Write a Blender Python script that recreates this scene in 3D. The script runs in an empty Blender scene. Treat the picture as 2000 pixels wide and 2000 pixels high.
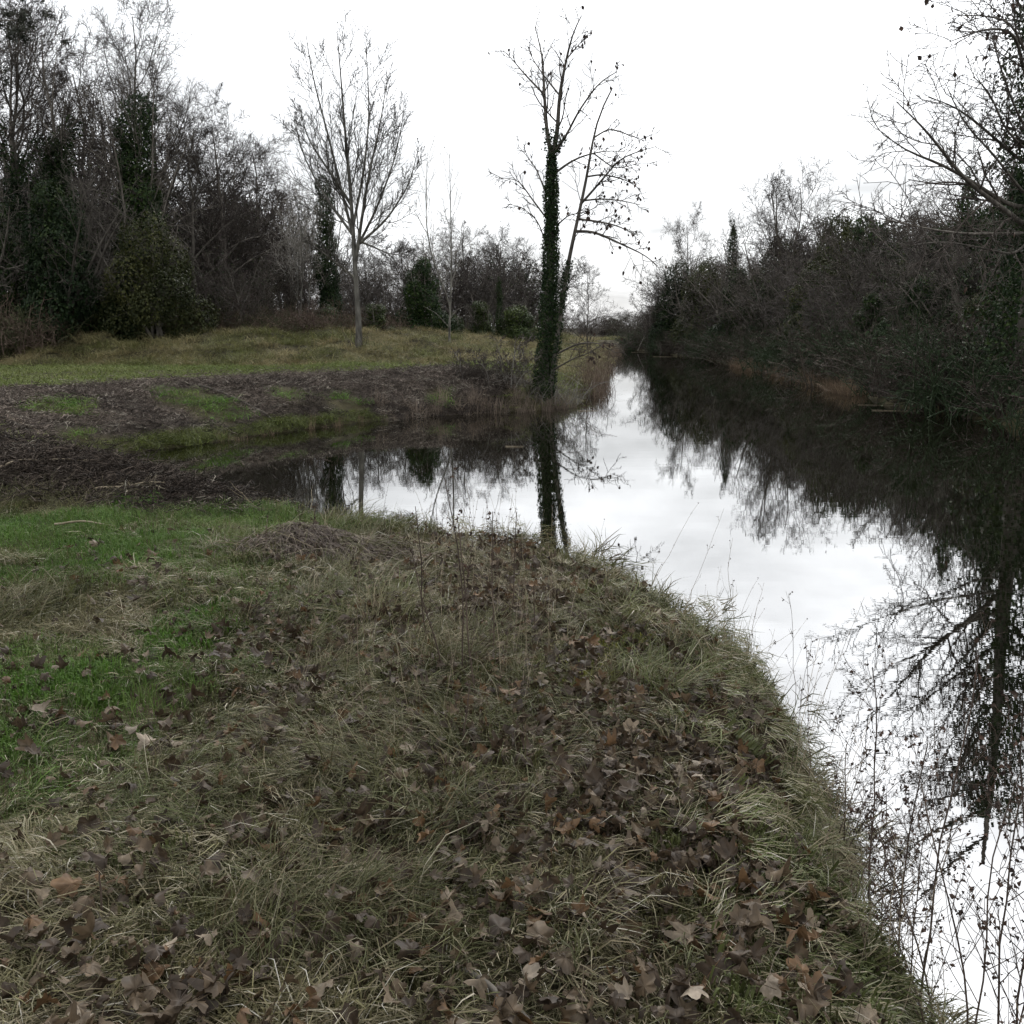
import bpy, math, numpy as np
from mathutils import Vector

# ------------------------------------------------------------------ camera, sky, sun, exposure
SC = bpy.context.scene
COL = SC.collection
CAM_H = 2.25
PITCH = math.radians(9.75)
FPX = 2096.0                      # focal length in pixels of the 2000 px photograph
cam_d = bpy.data.cameras.new('camera')
cam_d.sensor_width = 36.0
cam_d.lens = 36.0 * FPX / 2000.0
cam_d.clip_start = 0.05
cam_d.clip_end = 6000
cam = bpy.data.objects.new('camera', cam_d)
COL.objects.link(cam)
cam.location = (0, 0, CAM_H)
cam.rotation_euler = (math.pi / 2 - PITCH, 0, 0)
SC.camera = cam

SUN_AZ, SUN_EL = math.radians(12), math.radians(42)      # behind thin cloud, ahead of the camera
sun_dir = Vector((math.sin(SUN_AZ) * math.cos(SUN_EL), math.cos(SUN_AZ) * math.cos(SUN_EL), math.sin(SUN_EL)))

world = bpy.data.worlds.new('World')
SC.world = world
world.use_nodes = True
nt = world.node_tree
nt.nodes.clear()
N, L = nt.nodes, nt.links
def wn(t, **kw):
    n = N.new(t)
    for k, v in kw.items(): setattr(n, k, v)
    return n
def wmath(op, a, b=None, clamp=False):
    n = wn('ShaderNodeMath', operation=op); n.use_clamp = clamp
    for i, v in enumerate((a, b)):
        if v is None: continue
        if isinstance(v, (int, float)): n.inputs[i].default_value = v
        else: L.new(v, n.inputs[i])
    return n.outputs[0]
tc = wn('ShaderNodeTexCoord')
sep = wn('ShaderNodeSeparateXYZ'); L.new(tc.outputs['Generated'], sep.inputs[0])
zup = wmath('MAXIMUM', sep.outputs['Z'], 0.0)
ZENITH = 1.75
over = wmath('ADD', wmath('MULTIPLY', zup, ZENITH * 2 / 3 * 1.1), ZENITH / 3 * 1.62)     # overcast: zenith brighter than horizon
dot = wn('ShaderNodeVectorMath', operation='DOT_PRODUCT'); L.new(tc.outputs['Generated'], dot.inputs[0]); dot.inputs[1].default_value = sun_dir
glow = wmath('MULTIPLY', wmath('POWER', wmath('MAXIMUM', dot.outputs['Value'], 0.0), 6.0), 1.5)
div = wmath('ADD', zup, 0.14)
sc_v = wn('ShaderNodeVectorMath', operation='SCALE'); L.new(tc.outputs['Generated'], sc_v.inputs[0]); L.new(wmath('DIVIDE', 1.0, div), sc_v.inputs['Scale'])
noi = wn('ShaderNodeTexNoise'); noi.inputs['Scale'].default_value = 1.5; noi.inputs['Detail'].default_value = 6; noi.inputs['Roughness'].default_value = 0.55
L.new(sc_v.outputs[0], noi.inputs['Vector'])
mr = wn('ShaderNodeMapRange'); mr.inputs['From Min'].default_value = 0.3; mr.inputs['From Max'].default_value = 0.66
mr.inputs['To Min'].default_value = 0.60; mr.inputs['To Max'].default_value = 1.12; L.new(noi.outputs['Fac'], mr.inputs['Value'])
lum = wmath('MULTIPLY', wmath('ADD', over, glow), mr.outputs[0])
lum10 = wmath('MULTIPLY', lum, 10.0)
comb = wn('ShaderNodeVectorMath', operation='SCALE'); comb.inputs[0].default_value = (0.965, 0.98, 1.0); L.new(lum10, comb.inputs['Scale'])
sky = wn('ShaderNodeTexSky', sky_type='NISHITA'); sky.sun_disc = False
sky.sun_elevation = SUN_EL; sky.sun_rotation = SUN_AZ
mixc = wn('ShaderNodeMix', data_type='RGBA'); mixc.inputs[0].default_value = 0.93
L.new(sky.outputs[0], mixc.inputs[6]); L.new(comb.outputs[0], mixc.inputs[7])
bg = wn('ShaderNodeBackground'); bg.inputs['Strength'].default_value = 0.1
L.new(mixc.outputs[2], bg.inputs['Color'])
wo = wn('ShaderNodeOutputWorld'); L.new(bg.outputs[0], wo.inputs['Surface'])

sun_d = bpy.data.lights.new('sun', 'SUN'); sun_d.energy = 1.5; sun_d.angle = math.radians(12); sun_d.color = (1.0, 0.96, 0.9)
sun = bpy.data.objects.new('sun', sun_d); COL.objects.link(sun)
sun.rotation_euler = sun_dir.to_track_quat('Z', 'Y').to_euler()

SC.view_settings.view_transform = 'Standard'; SC.view_settings.look = 'None'
SC.view_settings.exposure = 0.0; SC.view_settings.gamma = 1.0; SC.view_settings.use_curve_mapping = False
SC.render.engine = 'CYCLES'
SC.cycles.max_bounces = 3; SC.cycles.diffuse_bounces = 2; SC.cycles.glossy_bounces = 2
SC.cycles.transmission_bounces = 2; SC.cycles.transparent_max_bounces = 4
SC.cycles.use_denoising = True
SC.cycles.use_adaptive_sampling = True; SC.cycles.adaptive_threshold = 0.03
SC.cycles.caustics_reflective = False; SC.cycles.caustics_refractive = False

# ------------------------------------------------------------------ projection helpers
CP, SP = math.cos(PITCH), math.sin(PITCH)
def ray(u, v):
    cx, cy = (u - 1000) / FPX, (1000 - v) / FPX
    return np.array([cx, CP + cy * SP, -SP + cy * CP])
def at(u, v, Y):
    d = ray(u, v); t = Y / d[1]
    return np.array([d[0] * t, Y, CAM_H + d[2] * t])
def hit(u, v, tmax=160):
    d = ray(u, v)
    t = np.concatenate([np.arange(1.5, 12, .02), np.arange(12, tmax, .1)])
    p = d[None] * t[:, None]; z = CAM_H + p[:, 2]
    h = np.maximum(H(p[:, 0], p[:, 1]), 0)
    k = np.argmax(z <= h)
    return np.array([p[k, 0], p[k, 1], h[k]])
def xat(u, Y, z):
    return (u - 1000) / FPX * (Y * CP + (CAM_H - z) * SP)

# ------------------------------------------------------------------ noise and terrain
def _h(ix, iy, s):
    n = np.sin(ix * 127.1 + iy * 311.7 + s * 74.7) * 43758.5453
    return n - np.floor(n)
def vnoise(x, y, s=0):
    x = np.asarray(x, float); y = np.asarray(y, float)
    ix, iy = np.floor(x), np.floor(y); fx, fy = x - ix, y - iy
    fx = fx * fx * (3 - 2 * fx); fy = fy * fy * (3 - 2 * fy)
    a = _h(ix, iy, s); b = _h(ix + 1, iy, s); c = _h(ix, iy + 1, s); d = _h(ix + 1, iy + 1, s)
    return (a * (1 - fx) + b * fx) * (1 - fy) + (c * (1 - fx) + d * fx) * fy
def fbm(x, y, s=0, o=3):
    t, a, m = 0, .5, 0
    for k in range(o):
        t = t + a * vnoise(x * 2 ** k, y * 2 ** k, s + k); m += a; a *= .5
    return t / m
def ss(t):
    t = np.clip(t, 0, 1); return t * t * (3 - 2 * t)
def seg_dist(x, y, P, closed=False):
    P = np.asarray(P, float); d = np.full(np.shape(x), 1e9)
    for i in range(len(P) - (0 if closed else 1)):
        a, b = P[i], P[(i + 1) % len(P)]; e = b - a
        t = np.clip(((x - a[0]) * e[0] + (y - a[1]) * e[1]) / (e @ e + 1e-12), 0, 1)
        d = np.minimum(d, np.hypot(x - a[0] - t * e[0], y - a[1] - t * e[1]))
    return d
def inside(x, y, P):
    P = np.asarray(P, float); r = np.zeros(np.shape(x), bool)
    for i in range(len(P)):
        x1, y1 = P[i]; x2, y2 = P[(i + 1) % len(P)]
        if y1 == y2: continue
        c = ((y1 > y) != (y2 > y)) & (x < (x2 - x1) * (y - y1) / (y2 - y1) + x1)
        r ^= c
    return r
def sdf(x, y, P):
    d = seg_dist(x, y, P, True)
    return np.where(inside(x, y, P), d, -d)

LEFT = [(1.9, -900), (1.3, -6), (1.25, 0), (1.19, 2.3), (1.27, 3.9), (1.34, 5.3), (1.06, 7.0), (.6, 8.0), (-.2, 8.9), (-1.0, 9.5), (-1.9, 10.5),
        (-3.6, 11.9), (-5.6, 13.8), (-6.9, 15.8), (-7.3, 17.4), (-7.0, 19.2), (-6.0, 21.4), (-4.7, 24.0), (-3.4, 26.2), (-2.0, 27.8),
        (0.65, 29.6), (1.7, 31.2), (2.5, 36), (4.2, 52), (7.2, 80), (9.2, 100), (9.6, 114), (6, 123), (-40, 136), (-900, 140), (-900, -900)]
RIGHT = [(11, -900), (11, -60), (11.2, 0), (11.5, 20), (11.6, 27), (11.0, 31), (12.0, 36), (12.4, 42), (12.9, 46), (13.6, 60), (14.0, 75), (13.4, 95),
         (12.4, 112), (11, 124), (6, 134), (-40, 152), (-900, 156), (-900, 3000), (2500, 3000), (2500, -900)]
MEADOW = [(-900, 40), (-60, 39), (-17, 35.5), (-6.6, 34.8), (-2.2, 38.5), (1, 46), (4, 62), (6.5, 85), (6, 108), (-900, 128)]
HEAP = [(-8.0, 12.4), (-4.8, 11.0), (-2.9, 10.4)]

def land(x, y):
    j = ((fbm(x * .9, y * .9, 3) - .5) * .35 + (fbm(x * 3.2, y * 3.2, 6) - .5) * .30) * np.clip(1.2 - np.abs(y - 40) / 200, .2, 1)
    return sdf(x, y, LEFT) + j, sdf(x, y, RIGHT) + j * 2
def H(x, y):
    x = np.asarray(x, float); y = np.asarray(y, float)
    sL, sR = land(x, y)
    wL = np.interp(y, [-10, 8, 9.5, 13, 18, 24, 30, 34, 60, 160], [.5, .55, .8, 1.6, 2.6, 3.2, 2.8, 2.4, 3, 5])
    tL = np.interp(y, [-10, 8, 10, 14, 20, 30, 50, 160], [.62, .62, .60, .66, .92, 1.0, .98, 1.0])
    t = np.clip(sL / wL, 0, 1)
    hL = np.where(sL > 0, tL * (1 - (1 - t) ** 2), np.maximum(-1.0, sL * .8))
    sM = sdf(x, y, MEADOW)
    hL = hL + np.where(sM > 0, .55 * ss(sM / 5) + .7 * ss(sM / 14), 0)
    t = np.clip(sR / 1.6, 0, 1)
    hR = np.where(sR > 0, .7 * (1 - (1 - t) ** 2), np.maximum(-1.0, sR * .8))
    hR = hR + np.where(sR > 0, 1.6 * ss((sR - 2) / 16), 0) * (y < 118)
    h = np.where(sL > sR, hL, hR)
    s = np.maximum(sL, sR); k = np.clip(s / .8, 0, 1)
    near = np.clip(1 - (y - 14) / 10, 0, 1)
    h = h + k * near * ((fbm(x * .55, y * .55, 11) - .5) * .22 + (fbm(x * 2.3, y * 2.3, 17) - .5) * .11)
    h = h + k * (1 - near) * (fbm(x * .35, y * .35, 23) - .5) * .3
    rough = np.clip(sM / 2, 0, 1) * np.clip(1 - (sM - 7) / 4, 0, 1)
    h = h + rough * (fbm(x * .8, y * .8, 29) - .5) * .95
    dh = seg_dist(x, y, HEAP)
    h = h + np.where(sL > 0, np.exp(-(dh / .8) ** 2) * np.interp(x, [-5.6, -4.4, -3.4, -2.4], [1, .7, .3, .1]) * (.40 + .30 * (fbm(x * 1.4, y * 1.4, 31) - .5)) * np.clip(sL / .5, 0, 1), 0)
    dm = np.hypot((x + 1.45) / .34, (y - 7.5) / .3)
    h = h + .10 * np.exp(-dm ** 2)
    return h
GREENP = []
def mulch_mask(x, y):
    sL, sR = land(x, y)
    dh = seg_dist(x, y, HEAP)
    heap = np.clip(1.6 - dh / .75, 0, 1)
    P = [(-1.9, 10.0), (-5.5, 12.4), (-9, 14.5), (-14, 17), (-16, 22.0), (-11, 23.6), (-8.4, 28.3), (-6.2, 32.2), (-1.8, 31.9), (-.1, 30.8), (-.2, 28), (-5, 16)]
    d = sdf(x, y, P) + (fbm(x * .9, y * .9, 41) - .5) * 1.6
    slope = np.clip(d / .5 + .5, 0, 1)
    slope = slope * np.clip((np.interp(y, [16, 20, 24], [9, 5.5, 3.8]) + (fbm(x * 1.1, y * 1.1, 47) - .5) * 1.4 - sL) / .4, 0, 1)
    strip = np.clip(1 - np.abs(sdf(x, y, [(-7.5, 13.6), (-3.7, 14.4), (-5.2, 17.2), (-8, 17.6), (-12, 15)]).clip(-9, 0)) / .4, 0, 1)
    slope = slope * (1 - strip * np.clip((fbm(x * 1.2, y * 1.2, 51) - .33) / .1, 0, 1))
    for gx_, gy_, r_ in GREENP:
        slope = slope * (1 - np.clip(2.2 * np.exp(-((x - gx_) / r_) ** 2 - ((y - gy_) / (r_ * 1.5)) ** 2) - .4 - .9 * fbm(x * 3, y * 3, 8), 0, 1))
    slope = slope * np.clip((sL - .30 - .6 * (fbm(x * 1.5, y * 1.5, 9) - .5)) / .2 + ((y < 15.5) | (y > 26.5)) * 9, 0, 1)
    return np.maximum(heap, slope) * (sL > -.05)
for u_, v_, r_ in ((345, 775, .8), (425, 808, .9), (560, 772, .7), (670, 792, .8), (860, 780, .6), (150, 868, .5), (215, 893, .7), (400, 795, .7), (120, 800, .8)):
    _p = hit(u_, v_); GREENP.append((_p[0], _p[1], r_))

# ------------------------------------------------------------------ materials
def mat(name):
    m = bpy.data.materials.new(name); m.use_nodes = True; m.node_tree.nodes.clear()
    return m, m.node_tree.nodes, m.node_tree.links
def principled(nn, rough=.8, spec=.25):
    p = nn.new('ShaderNodeBsdfPrincipled'); p.inputs['Roughness'].default_value = rough
    p.inputs['Specular IOR Level'].default_value = spec
    return p
def ramp(nn, stops, interp='LINEAR'):
    r = nn.new('ShaderNodeValToRGB'); r.color_ramp.interpolation = interp
    e = r.color_ramp.elements
    while len(e) < len(stops): e.new(.5)
    for k, (p, c) in enumerate(stops): e[k].position = p; e[k].color = (*c, 1)
    return r
def bark_mat(name, c1, c2, scale=6, rough=.85, stretch=.25):
    m, nn, ll = mat(name)
    tcn = nn.new('ShaderNodeTexCoord'); mp = nn.new('ShaderNodeMapping'); mp.inputs['Scale'].default_value = (1, 1, stretch)
    ll.new(tcn.outputs['Object'], mp.inputs[0])
    no = nn.new('ShaderNodeTexNoise'); no.inputs['Scale'].default_value = scale; no.inputs['Detail'].default_value = 5
    ll.new(mp.outputs[0], no.inputs['Vector'])
    r = ramp(nn, [(.32, c1), (.68, c2)]); ll.new(no.outputs['Fac'], r.inputs[0])
    oi = nn.new('ShaderNodeObjectInfo'); mr_ = nn.new('ShaderNodeMapRange'); mr_.inputs['To Min'].default_value = .75; mr_.inputs['To Max'].default_value = 1.25
    ll.new(oi.outputs['Random'], mr_.inputs['Value'])
    mx = nn.new('ShaderNodeVectorMath'); mx.operation = 'SCALE'; ll.new(r.outputs[0], mx.inputs[0]); ll.new(mr_.outputs[0], mx.inputs['Scale'])
    p = principled(nn, rough, .2); ll.new(mx.outputs[0], p.inputs['Base Color'])
    b = nn.new('ShaderNodeBump'); b.inputs['Strength'].default_value = .6; b.inputs['Distance'].default_value = .02
    ll.new(no.outputs['Fac'], b.inputs['Height']); ll.new(b.outputs[0], p.inputs['Normal'])
    o = nn.new('ShaderNodeOutputMaterial'); ll.new(p.outputs[0], o.inputs[0])
    return m
def leaf_mat(name, c1, c2, c3, rough=.5, spec=.4, trans=.2, attr='shade'):
    """colour picked per leaf from the 'shade' attribute (0..1) with slow patches"""
    m, nn, ll = mat(name)
    a = nn.new('ShaderNodeAttribute'); a.attribute_name = attr
    r = ramp(nn, [(0, c1), (.55, c2), (1, c3)]); ll.new(a.outputs['Fac'], r.inputs[0])
    oi = nn.new('ShaderNodeObjectInfo'); mr_ = nn.new('ShaderNodeMapRange'); mr_.inputs['To Min'].default_value = .75; mr_.inputs['To Max'].default_value = 1.25
    ll.new(oi.outputs['Random'], mr_.inputs['Value'])
    mx = nn.new('ShaderNodeVectorMath'); mx.operation = 'SCALE'; ll.new(r.outputs[0], mx.inputs[0]); ll.new(mr_.outputs[0], mx.inputs['Scale'])
    p = principled(nn, rough, spec); ll.new(mx.outputs[0], p.inputs['Base Color'])
    o = nn.new('ShaderNodeOutputMaterial')
    if trans > 0:
        t = nn.new('ShaderNodeBsdfTranslucent'); ll.new(mx.outputs[0], t.inputs[0])
        ms = nn.new('ShaderNodeMixShader'); ms.inputs[0].default_value = trans
        ll.new(p.outputs[0], ms.inputs[1]); ll.new(t.outputs[0], ms.inputs[2]); ll.new(ms.outputs[0], o.inputs[0])
    else: ll.new(p.outputs[0], o.inputs[0])
    return m
def tint_mat(name, rough=.7, spec=.25, trans=.25, lo=.55, hi=1.5):
    """colour from the scattered point's 'tint', varied per blade by 'shade'"""
    m, nn, ll = mat(name)
    a = nn.new('ShaderNodeAttribute'); a.attribute_type = 'INSTANCER'; a.attribute_name = 'tint'
    b = nn.new('ShaderNodeAttribute'); b.attribute_name = 'shade'
    mr_ = nn.new('ShaderNodeMapRange'); mr_.inputs['To Min'].default_value = lo; mr_.inputs['To Max'].default_value = hi
    ll.new(b.outputs['Fac'], mr_.inputs['Value'])
    mx = nn.new('ShaderNodeVectorMath'); mx.operation = 'SCALE'; ll.new(a.outputs['Color'], mx.inputs[0]); ll.new(mr_.outputs[0], mx.inputs['Scale'])
    p = principled(nn, rough, spec); ll.new(mx.outputs[0], p.inputs['Base Color'])
    o = nn.new('ShaderNodeOutputMaterial')
    if trans > 0:
        t = nn.new('ShaderNodeBsdfTranslucent'); ll.new(mx.outputs[0], t.inputs[0])
        ms = nn.new('ShaderNodeMixShader'); ms.inputs[0].default_value = trans
        ll.new(p.outputs[0], ms.inputs[1]); ll.new(t.outputs[0], ms.inputs[2]); ll.new(ms.outputs[0], o.inputs[0])
    else: ll.new(p.outputs[0], o.inputs[0])
    return m

M_BARK = bark_mat('bark_grey_brown', (.055, .048, .040), (.15, .135, .115))
M_BARK_PALE = bark_mat('bark_pale', (.045, .042, .036), (.20, .19, .165), 9)
M_TWIG = bark_mat('twig_brown', (.036, .029, .024), (.078, .065, .055), 1.5)
M_TWIG_PALE = bark_mat('twig_pale', (.13, .12, .105), (.24, .225, .20), 1.5)
M_TWIG_PURPLE = bark_mat('twig_purple', (.032, .025, .023), (.066, .053, .048), 1.2)
M_TWIG_ASH = bark_mat('twig_ash', (.05, .044, .04), (.105, .092, .084), 1.2)
M_IVY = leaf_mat('ivy_leaf', (.006, .013, .004), (.013, .028, .008), (.036, .056, .013), .55, .14, .12)
M_IVY_OLIVE = leaf_mat('ivy_leaf_olive', (.010, .014, .004), (.026, .031, .010), (.058, .060, .020), .55, .14, .15)
M_LAUREL = leaf_mat('evergreen_leaf', (.014, .024, .007), (.034, .052, .012), (.075, .10, .024), .5, .25, .2)
M_CONIFER = leaf_mat('conifer_needle', (.014, .018, .012), (.03, .034, .022), (.06, .06, .045), .6, .3, .1)
M_DRY = leaf_mat('dry_hanging_leaf', (.022, .016, .014), (.05, .034, .026), (.09, .055, .04), .7, .2, .1)
M_GRASS = tint_mat('grass_blade')
M_CHIP = tint_mat('wood_chip', .85, .15, 0, .45, 1.6)
M_UNDER = tint_mat('undergrowth_twig', .8, .2, 0, .7, 1.3)

# ------------------------------------------------------------------ mesh helpers
def mk(name, V, F, material=None, smooth=False, shade=None):
    V = np.ascontiguousarray(V, np.float32); F = np.ascontiguousarray(F, np.int32)
    k = F.shape[1]
    me = bpy.data.meshes.new(name)
    me.vertices.add(len(V)); me.vertices.foreach_set('co', V.ravel())
    me.loops.add(F.size); me.loops.foreach_set('vertex_index', F.ravel())
    me.polygons.add(len(F)); me.polygons.foreach_set('loop_start', np.arange(0, F.size, k, dtype=np.int32))
    me.polygons.foreach_set('loop_total', np.full(len(F), k, np.int32))
    if smooth: me.polygons.foreach_set('use_smooth', np.ones(len(F), bool))
    if shade is not None:
        a = me.attributes.new('shade', 'FLOAT', 'POINT'); a.data.foreach_set('value', np.ascontiguousarray(shade, np.float32))
    me.update(); me.validate()
    if material: me.materials.append(material)
    return me
def obj(name, me, parent=None, loc=(0, 0, 0), rotz=0.0, scale=1.0):
    o = bpy.data.objects.new(name, me); COL.objects.link(o)
    o.location = loc; o.rotation_euler = (0, 0, rotz)
    o.scale = (scale,) * 3 if isinstance(scale, (int, float)) else scale
    if parent: o.parent = parent
    return o
def tag(o, label, cat=None, group=None, kind=None):
    o['label'] = label
    if cat: o['category'] = cat
    if group: o['group'] = group
    if kind: o['kind'] = kind
    return o
def unit(v):
    return v / np.maximum(np.linalg.norm(v, axis=-1, keepdims=True), 1e-9)

class Br:
    """batches of branches: pts (B,P,3), rad (B,P)"""
    def __init__(s, pts, rad): s.p = np.asarray(pts, float); s.r = np.asarray(rad, float)
def tubes(batches, rng):
    Vs, Fs, off = [], [], 0
    for br, sides in batches:
        P, R = br.p, br.r; B, n = R.shape
        if B == 0: continue
        T = np.empty_like(P); T[:, 1:-1] = P[:, 2:] - P[:, :-2]; T[:, 0] = P[:, 1] - P[:, 0]; T[:, -1] = P[:, -1] - P[:, -2]
        T = unit(T)
        ref = rng.normal(size=(B, 1, 3)); a = unit(np.cross(T, ref)); b = np.cross(T, a)
        ang = np.arange(sides) / sides * 2 * np.pi
        ring = a[:, :, None, :] * np.cos(ang)[None, None, :, None] + b[:, :, None, :] * np.sin(ang)[None, None, :, None]
        V = P[:, :, None, :] + ring * R[:, :, None, None]
        idx = np.arange(B * n * sides).reshape(B, n, sides) + off
        i0 = idx[:, :-1]; i1 = idx[:, 1:]
        F = np.stack([i0, np.roll(i0, -1, 2), np.roll(i1, -1, 2), i1], -1).reshape(-1, 4)
        Vs.append(V.reshape(-1, 3)); Fs.append(F); off += V.size // 3
    return np.concatenate(Vs), np.concatenate(Fs)
def curve(start, d, length, n, rng, trop=0.0, wig=.15, tropv=(0, 0, 1)):
    """grow B branches of n points from start in direction d"""
    B = len(start); P = np.empty((B, n, 3)); P[:, 0] = start
    d = unit(d); st = (length / (n - 1))[:, None]; tv = np.array(tropv)
    for k in range(1, n):
        P[:, k] = P[:, k - 1] + d * st
        d = unit(d + tv * trop + rng.normal(size=(B, 3)) * wig)
    return P
def grow(par, k, rng, t0=.25, t1=1.0, ang=(35, 60), lenr=(.35, .6), n=5, trop=.08, wig=.15, rr=.55, taper=.35, minr=.004, maxlen=None, apical=.5, tpow=1.0):
    P, R = par.p, par.r; B, m = R.shape
    t = (t0 + (t1 - t0) * ((np.arange(k)[None] + rng.random((B, k))) / k) ** tpow)
    f = t * (m - 1); i = np.clip(f.astype(int), 0, m - 2); w = (f - i)[..., None]
    bi = np.arange(B)[:, None]
    pos = P[bi, i] * (1 - w) + P[bi, i + 1] * w
    tan = unit(P[bi, i + 1] - P[bi, i])
    rad = R[bi, i] * (1 - w[..., 0]) + R[bi, i + 1] * w[..., 0]
    plen = np.linalg.norm(np.diff(P, axis=1), axis=2).sum(1)
    az = np.arange(k)[None] * 2.4 + rng.random((B, 1)) * 6.28 + rng.normal(size=(B, k)) * .5
    ref = np.where(np.abs(tan[..., 2:3]) > .9, np.array([1., 0, 0]), np.array([0, 0, 1.]))
    a = unit(np.cross(tan, ref)); b = np.cross(tan, a)
    an = np.radians(rng.uniform(ang[0], ang[1], (B, k)))[..., None]
    side = a * np.cos(az)[..., None] + b * np.sin(az)[..., None]
    d = tan * np.cos(an) + side * np.sin(an)
    ln = plen[:, None] * rng.uniform(lenr[0], lenr[1], (B, k)) * (1 - apical * (t - t0) / max(t1 - t0, .01))
    if maxlen: ln = np.minimum(ln, maxlen)
    pos, d, ln, rad = pos.reshape(-1, 3), d.reshape(-1, 3), ln.ravel(), rad.ravel()
    pts = curve(pos, d, ln, n, rng, trop, wig)
    r0 = np.maximum(rad * rr, minr)
    rr_ = r0[:, None] * np.linspace(1, taper, n)[None]
    return Br(pts, np.maximum(rr_, minr * .7))

def leaf_quads(c, nrm, size, rng, aspect=.7, fold=.25):
    """folded rhombic leaves: 4 verts, 2 triangles each, bent along the midrib"""
    B = len(c); nrm = unit(nrm)
    a = unit(np.cross(nrm, rng.normal(size=(B, 3)))); b = np.cross(nrm, a)
    s = (size * rng.uniform(.6, 1.3, B))[:, None]
    tip = c + a * s * .55; base = c - a * s * .45
    l = c + b * s * aspect * .5 + nrm * s * fold * .5; r = c - b * s * aspect * .5 + nrm * s * fold * .5
    V = np.stack([base, r, tip, l], 1).reshape(-1, 3)
    i = np.arange(B)[:, None] * 4
    F = np.concatenate([i + np.array([[0, 1, 2]]), i + np.array([[0, 2, 3]])])
    return V, F
def leaf_cloud(C, Rr, n, size, rng, squash=1.0, shell=.55, up=.3, name='ivy', material=None, aspect=.75):
    """n leaves spread through overlapping clumps (centres C, radii Rr)"""
    C = np.asarray(C, float); Rr = np.asarray(Rr, float)
    w = Rr ** 2; k = rng.choice(len(C), n, p=w / w.sum())
    d = unit(rng.normal(size=(n, 3)))
    rad = Rr[k] * (shell + (1 - shell) * rng.random(n)) * (1 + .18 * rng.normal(size=n))
    pos = C[k] + d * rad[:, None] * np.array([1, 1, squash])
    nrm = d + rng.normal(size=(n, 3)) * .45 + np.array([0, 0, up])
    V, F = leaf_quads(pos, nrm, size, rng, aspect)
    clump = rng.random(len(C))
    sh = np.clip(clump[k] * .6 + rng.random(n) * .5 - .05, 0, 1)
    return mk(name, V, F, material, False, np.repeat(sh, 4))

# ------------------------------------------------------------------ ground and water
xs = np.concatenate([-np.geomspace(16, 900, 40)[::-1], np.arange(-15.9, -5, .13), np.arange(-5, 3, .055), np.arange(3, 20, .16), np.geomspace(20, 900, 40)])
ys = np.concatenate([-np.geomspace(3, 600, 18)[::-1], np.arange(-2.9, 1.4, .2), np.arange(1.4, 11, .055), np.arange(11, 36, .13), np.arange(36, 60, .3), np.geomspace(60, 2500, 90)])
GX, GY = np.meshgrid(xs, ys)
GZ = H(GX.ravel(), GY.ravel())
nx, ny = len(xs), len(ys)
gi = np.arange(nx * ny).reshape(ny, nx)
GF = np.stack([gi[:-1, :-1], gi[:-1, 1:], gi[1:, 1:], gi[1:, :-1]], -1).reshape(-1, 4)
m, nn, ll = mat('ground_soil')
am = nn.new('ShaderNodeAttribute'); am.attribute_name = 'shade'          # 0 turf, 1 mulch
geo = nn.new('ShaderNodeNewGeometry')
n1 = nn.new('ShaderNodeTexNoise'); n1.inputs['Scale'].default_value = 2.2; n1.inputs['Detail'].default_value = 8; n1.inputs['Roughness'].default_value = .7
n2 = nn.new('ShaderNodeTexNoise'); n2.inputs['Scale'].default_value = 35; n2.inputs['Detail'].default_value = 4
ll.new(geo.outputs['Position'], n1.inputs['Vector']); ll.new(geo.outputs['Position'], n2.inputs['Vector'])
r1 = ramp(nn, [(.3, (.018, .014, .010)), (.5, (.040, .036, .018)), (.7, (.075, .064, .036))]); ll.new(n1.outputs['Fac'], r1.inputs[0])
r2 = ramp(nn, [(.3, (.018, .014, .011)), (.55, (.04, .032, .026)), (.8, (.10, .085, .07))]); ll.new(n2.outputs['Fac'], r2.inputs[0])
mg = nn.new('ShaderNodeMix'); mg.data_type = 'RGBA'; ll.new(am.outputs['Fac'], mg.inputs[0]); ll.new(r1.outputs[0], mg.inputs[6]); ll.new(r2.outputs[0], mg.inputs[7])
pg = principled(nn, .95, .1); ll.new(mg.outputs[2], pg.inputs['Base Color'])
bm = nn.new('ShaderNodeBump'); bm.inputs['Strength'].default_value = .8; bm.inputs['Distance'].default_value = .03
ll.new(n2.outputs['Fac'], bm.inputs['Height']); ll.new(bm.outputs[0], pg.inputs['Normal'])
og = nn.new('ShaderNodeOutputMaterial'); ll.new(pg.outputs[0], og.inputs[0])
gm = mk('ground', np.stack([GX.ravel(), GY.ravel(), GZ], 1), GF, m, True, mulch_mask(GX.ravel(), GY.ravel()))
tag(obj('ground', gm), 'rough grassy river banks and meadow with bare soil', kind='structure')

m, nn, ll = mat('river_water')
geo = nn.new('ShaderNodeNewGeometry')
mp = nn.new('ShaderNodeMapping'); mp.inputs['Scale'].default_value = (.55, 2.2, 1); mp.inputs['Rotation'].default_value = (0, 0, .06)
ll.new(geo.outputs['Position'], mp.inputs[0])
w1 = nn.new('ShaderNodeTexNoise'); w1.inputs['Scale'].default_value = 1.6; w1.inputs['Detail'].default_value = 3; ll.new(mp.outputs[0], w1.inputs['Vector'])
w2 = nn.new('ShaderNodeTexNoise'); w2.inputs['Scale'].default_value = 9; w2.inputs['Detail'].default_value = 2; ll.new(mp.outputs[0], w2.inputs['Vector'])
wa = nn.new('ShaderNodeMath'); wa.operation = 'MULTIPLY_ADD'; ll.new(w2.outputs['Fac'], wa.inputs[0]); wa.inputs[1].default_value = .18; ll.new(w1.outputs['Fac'], wa.inputs[2])
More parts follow.
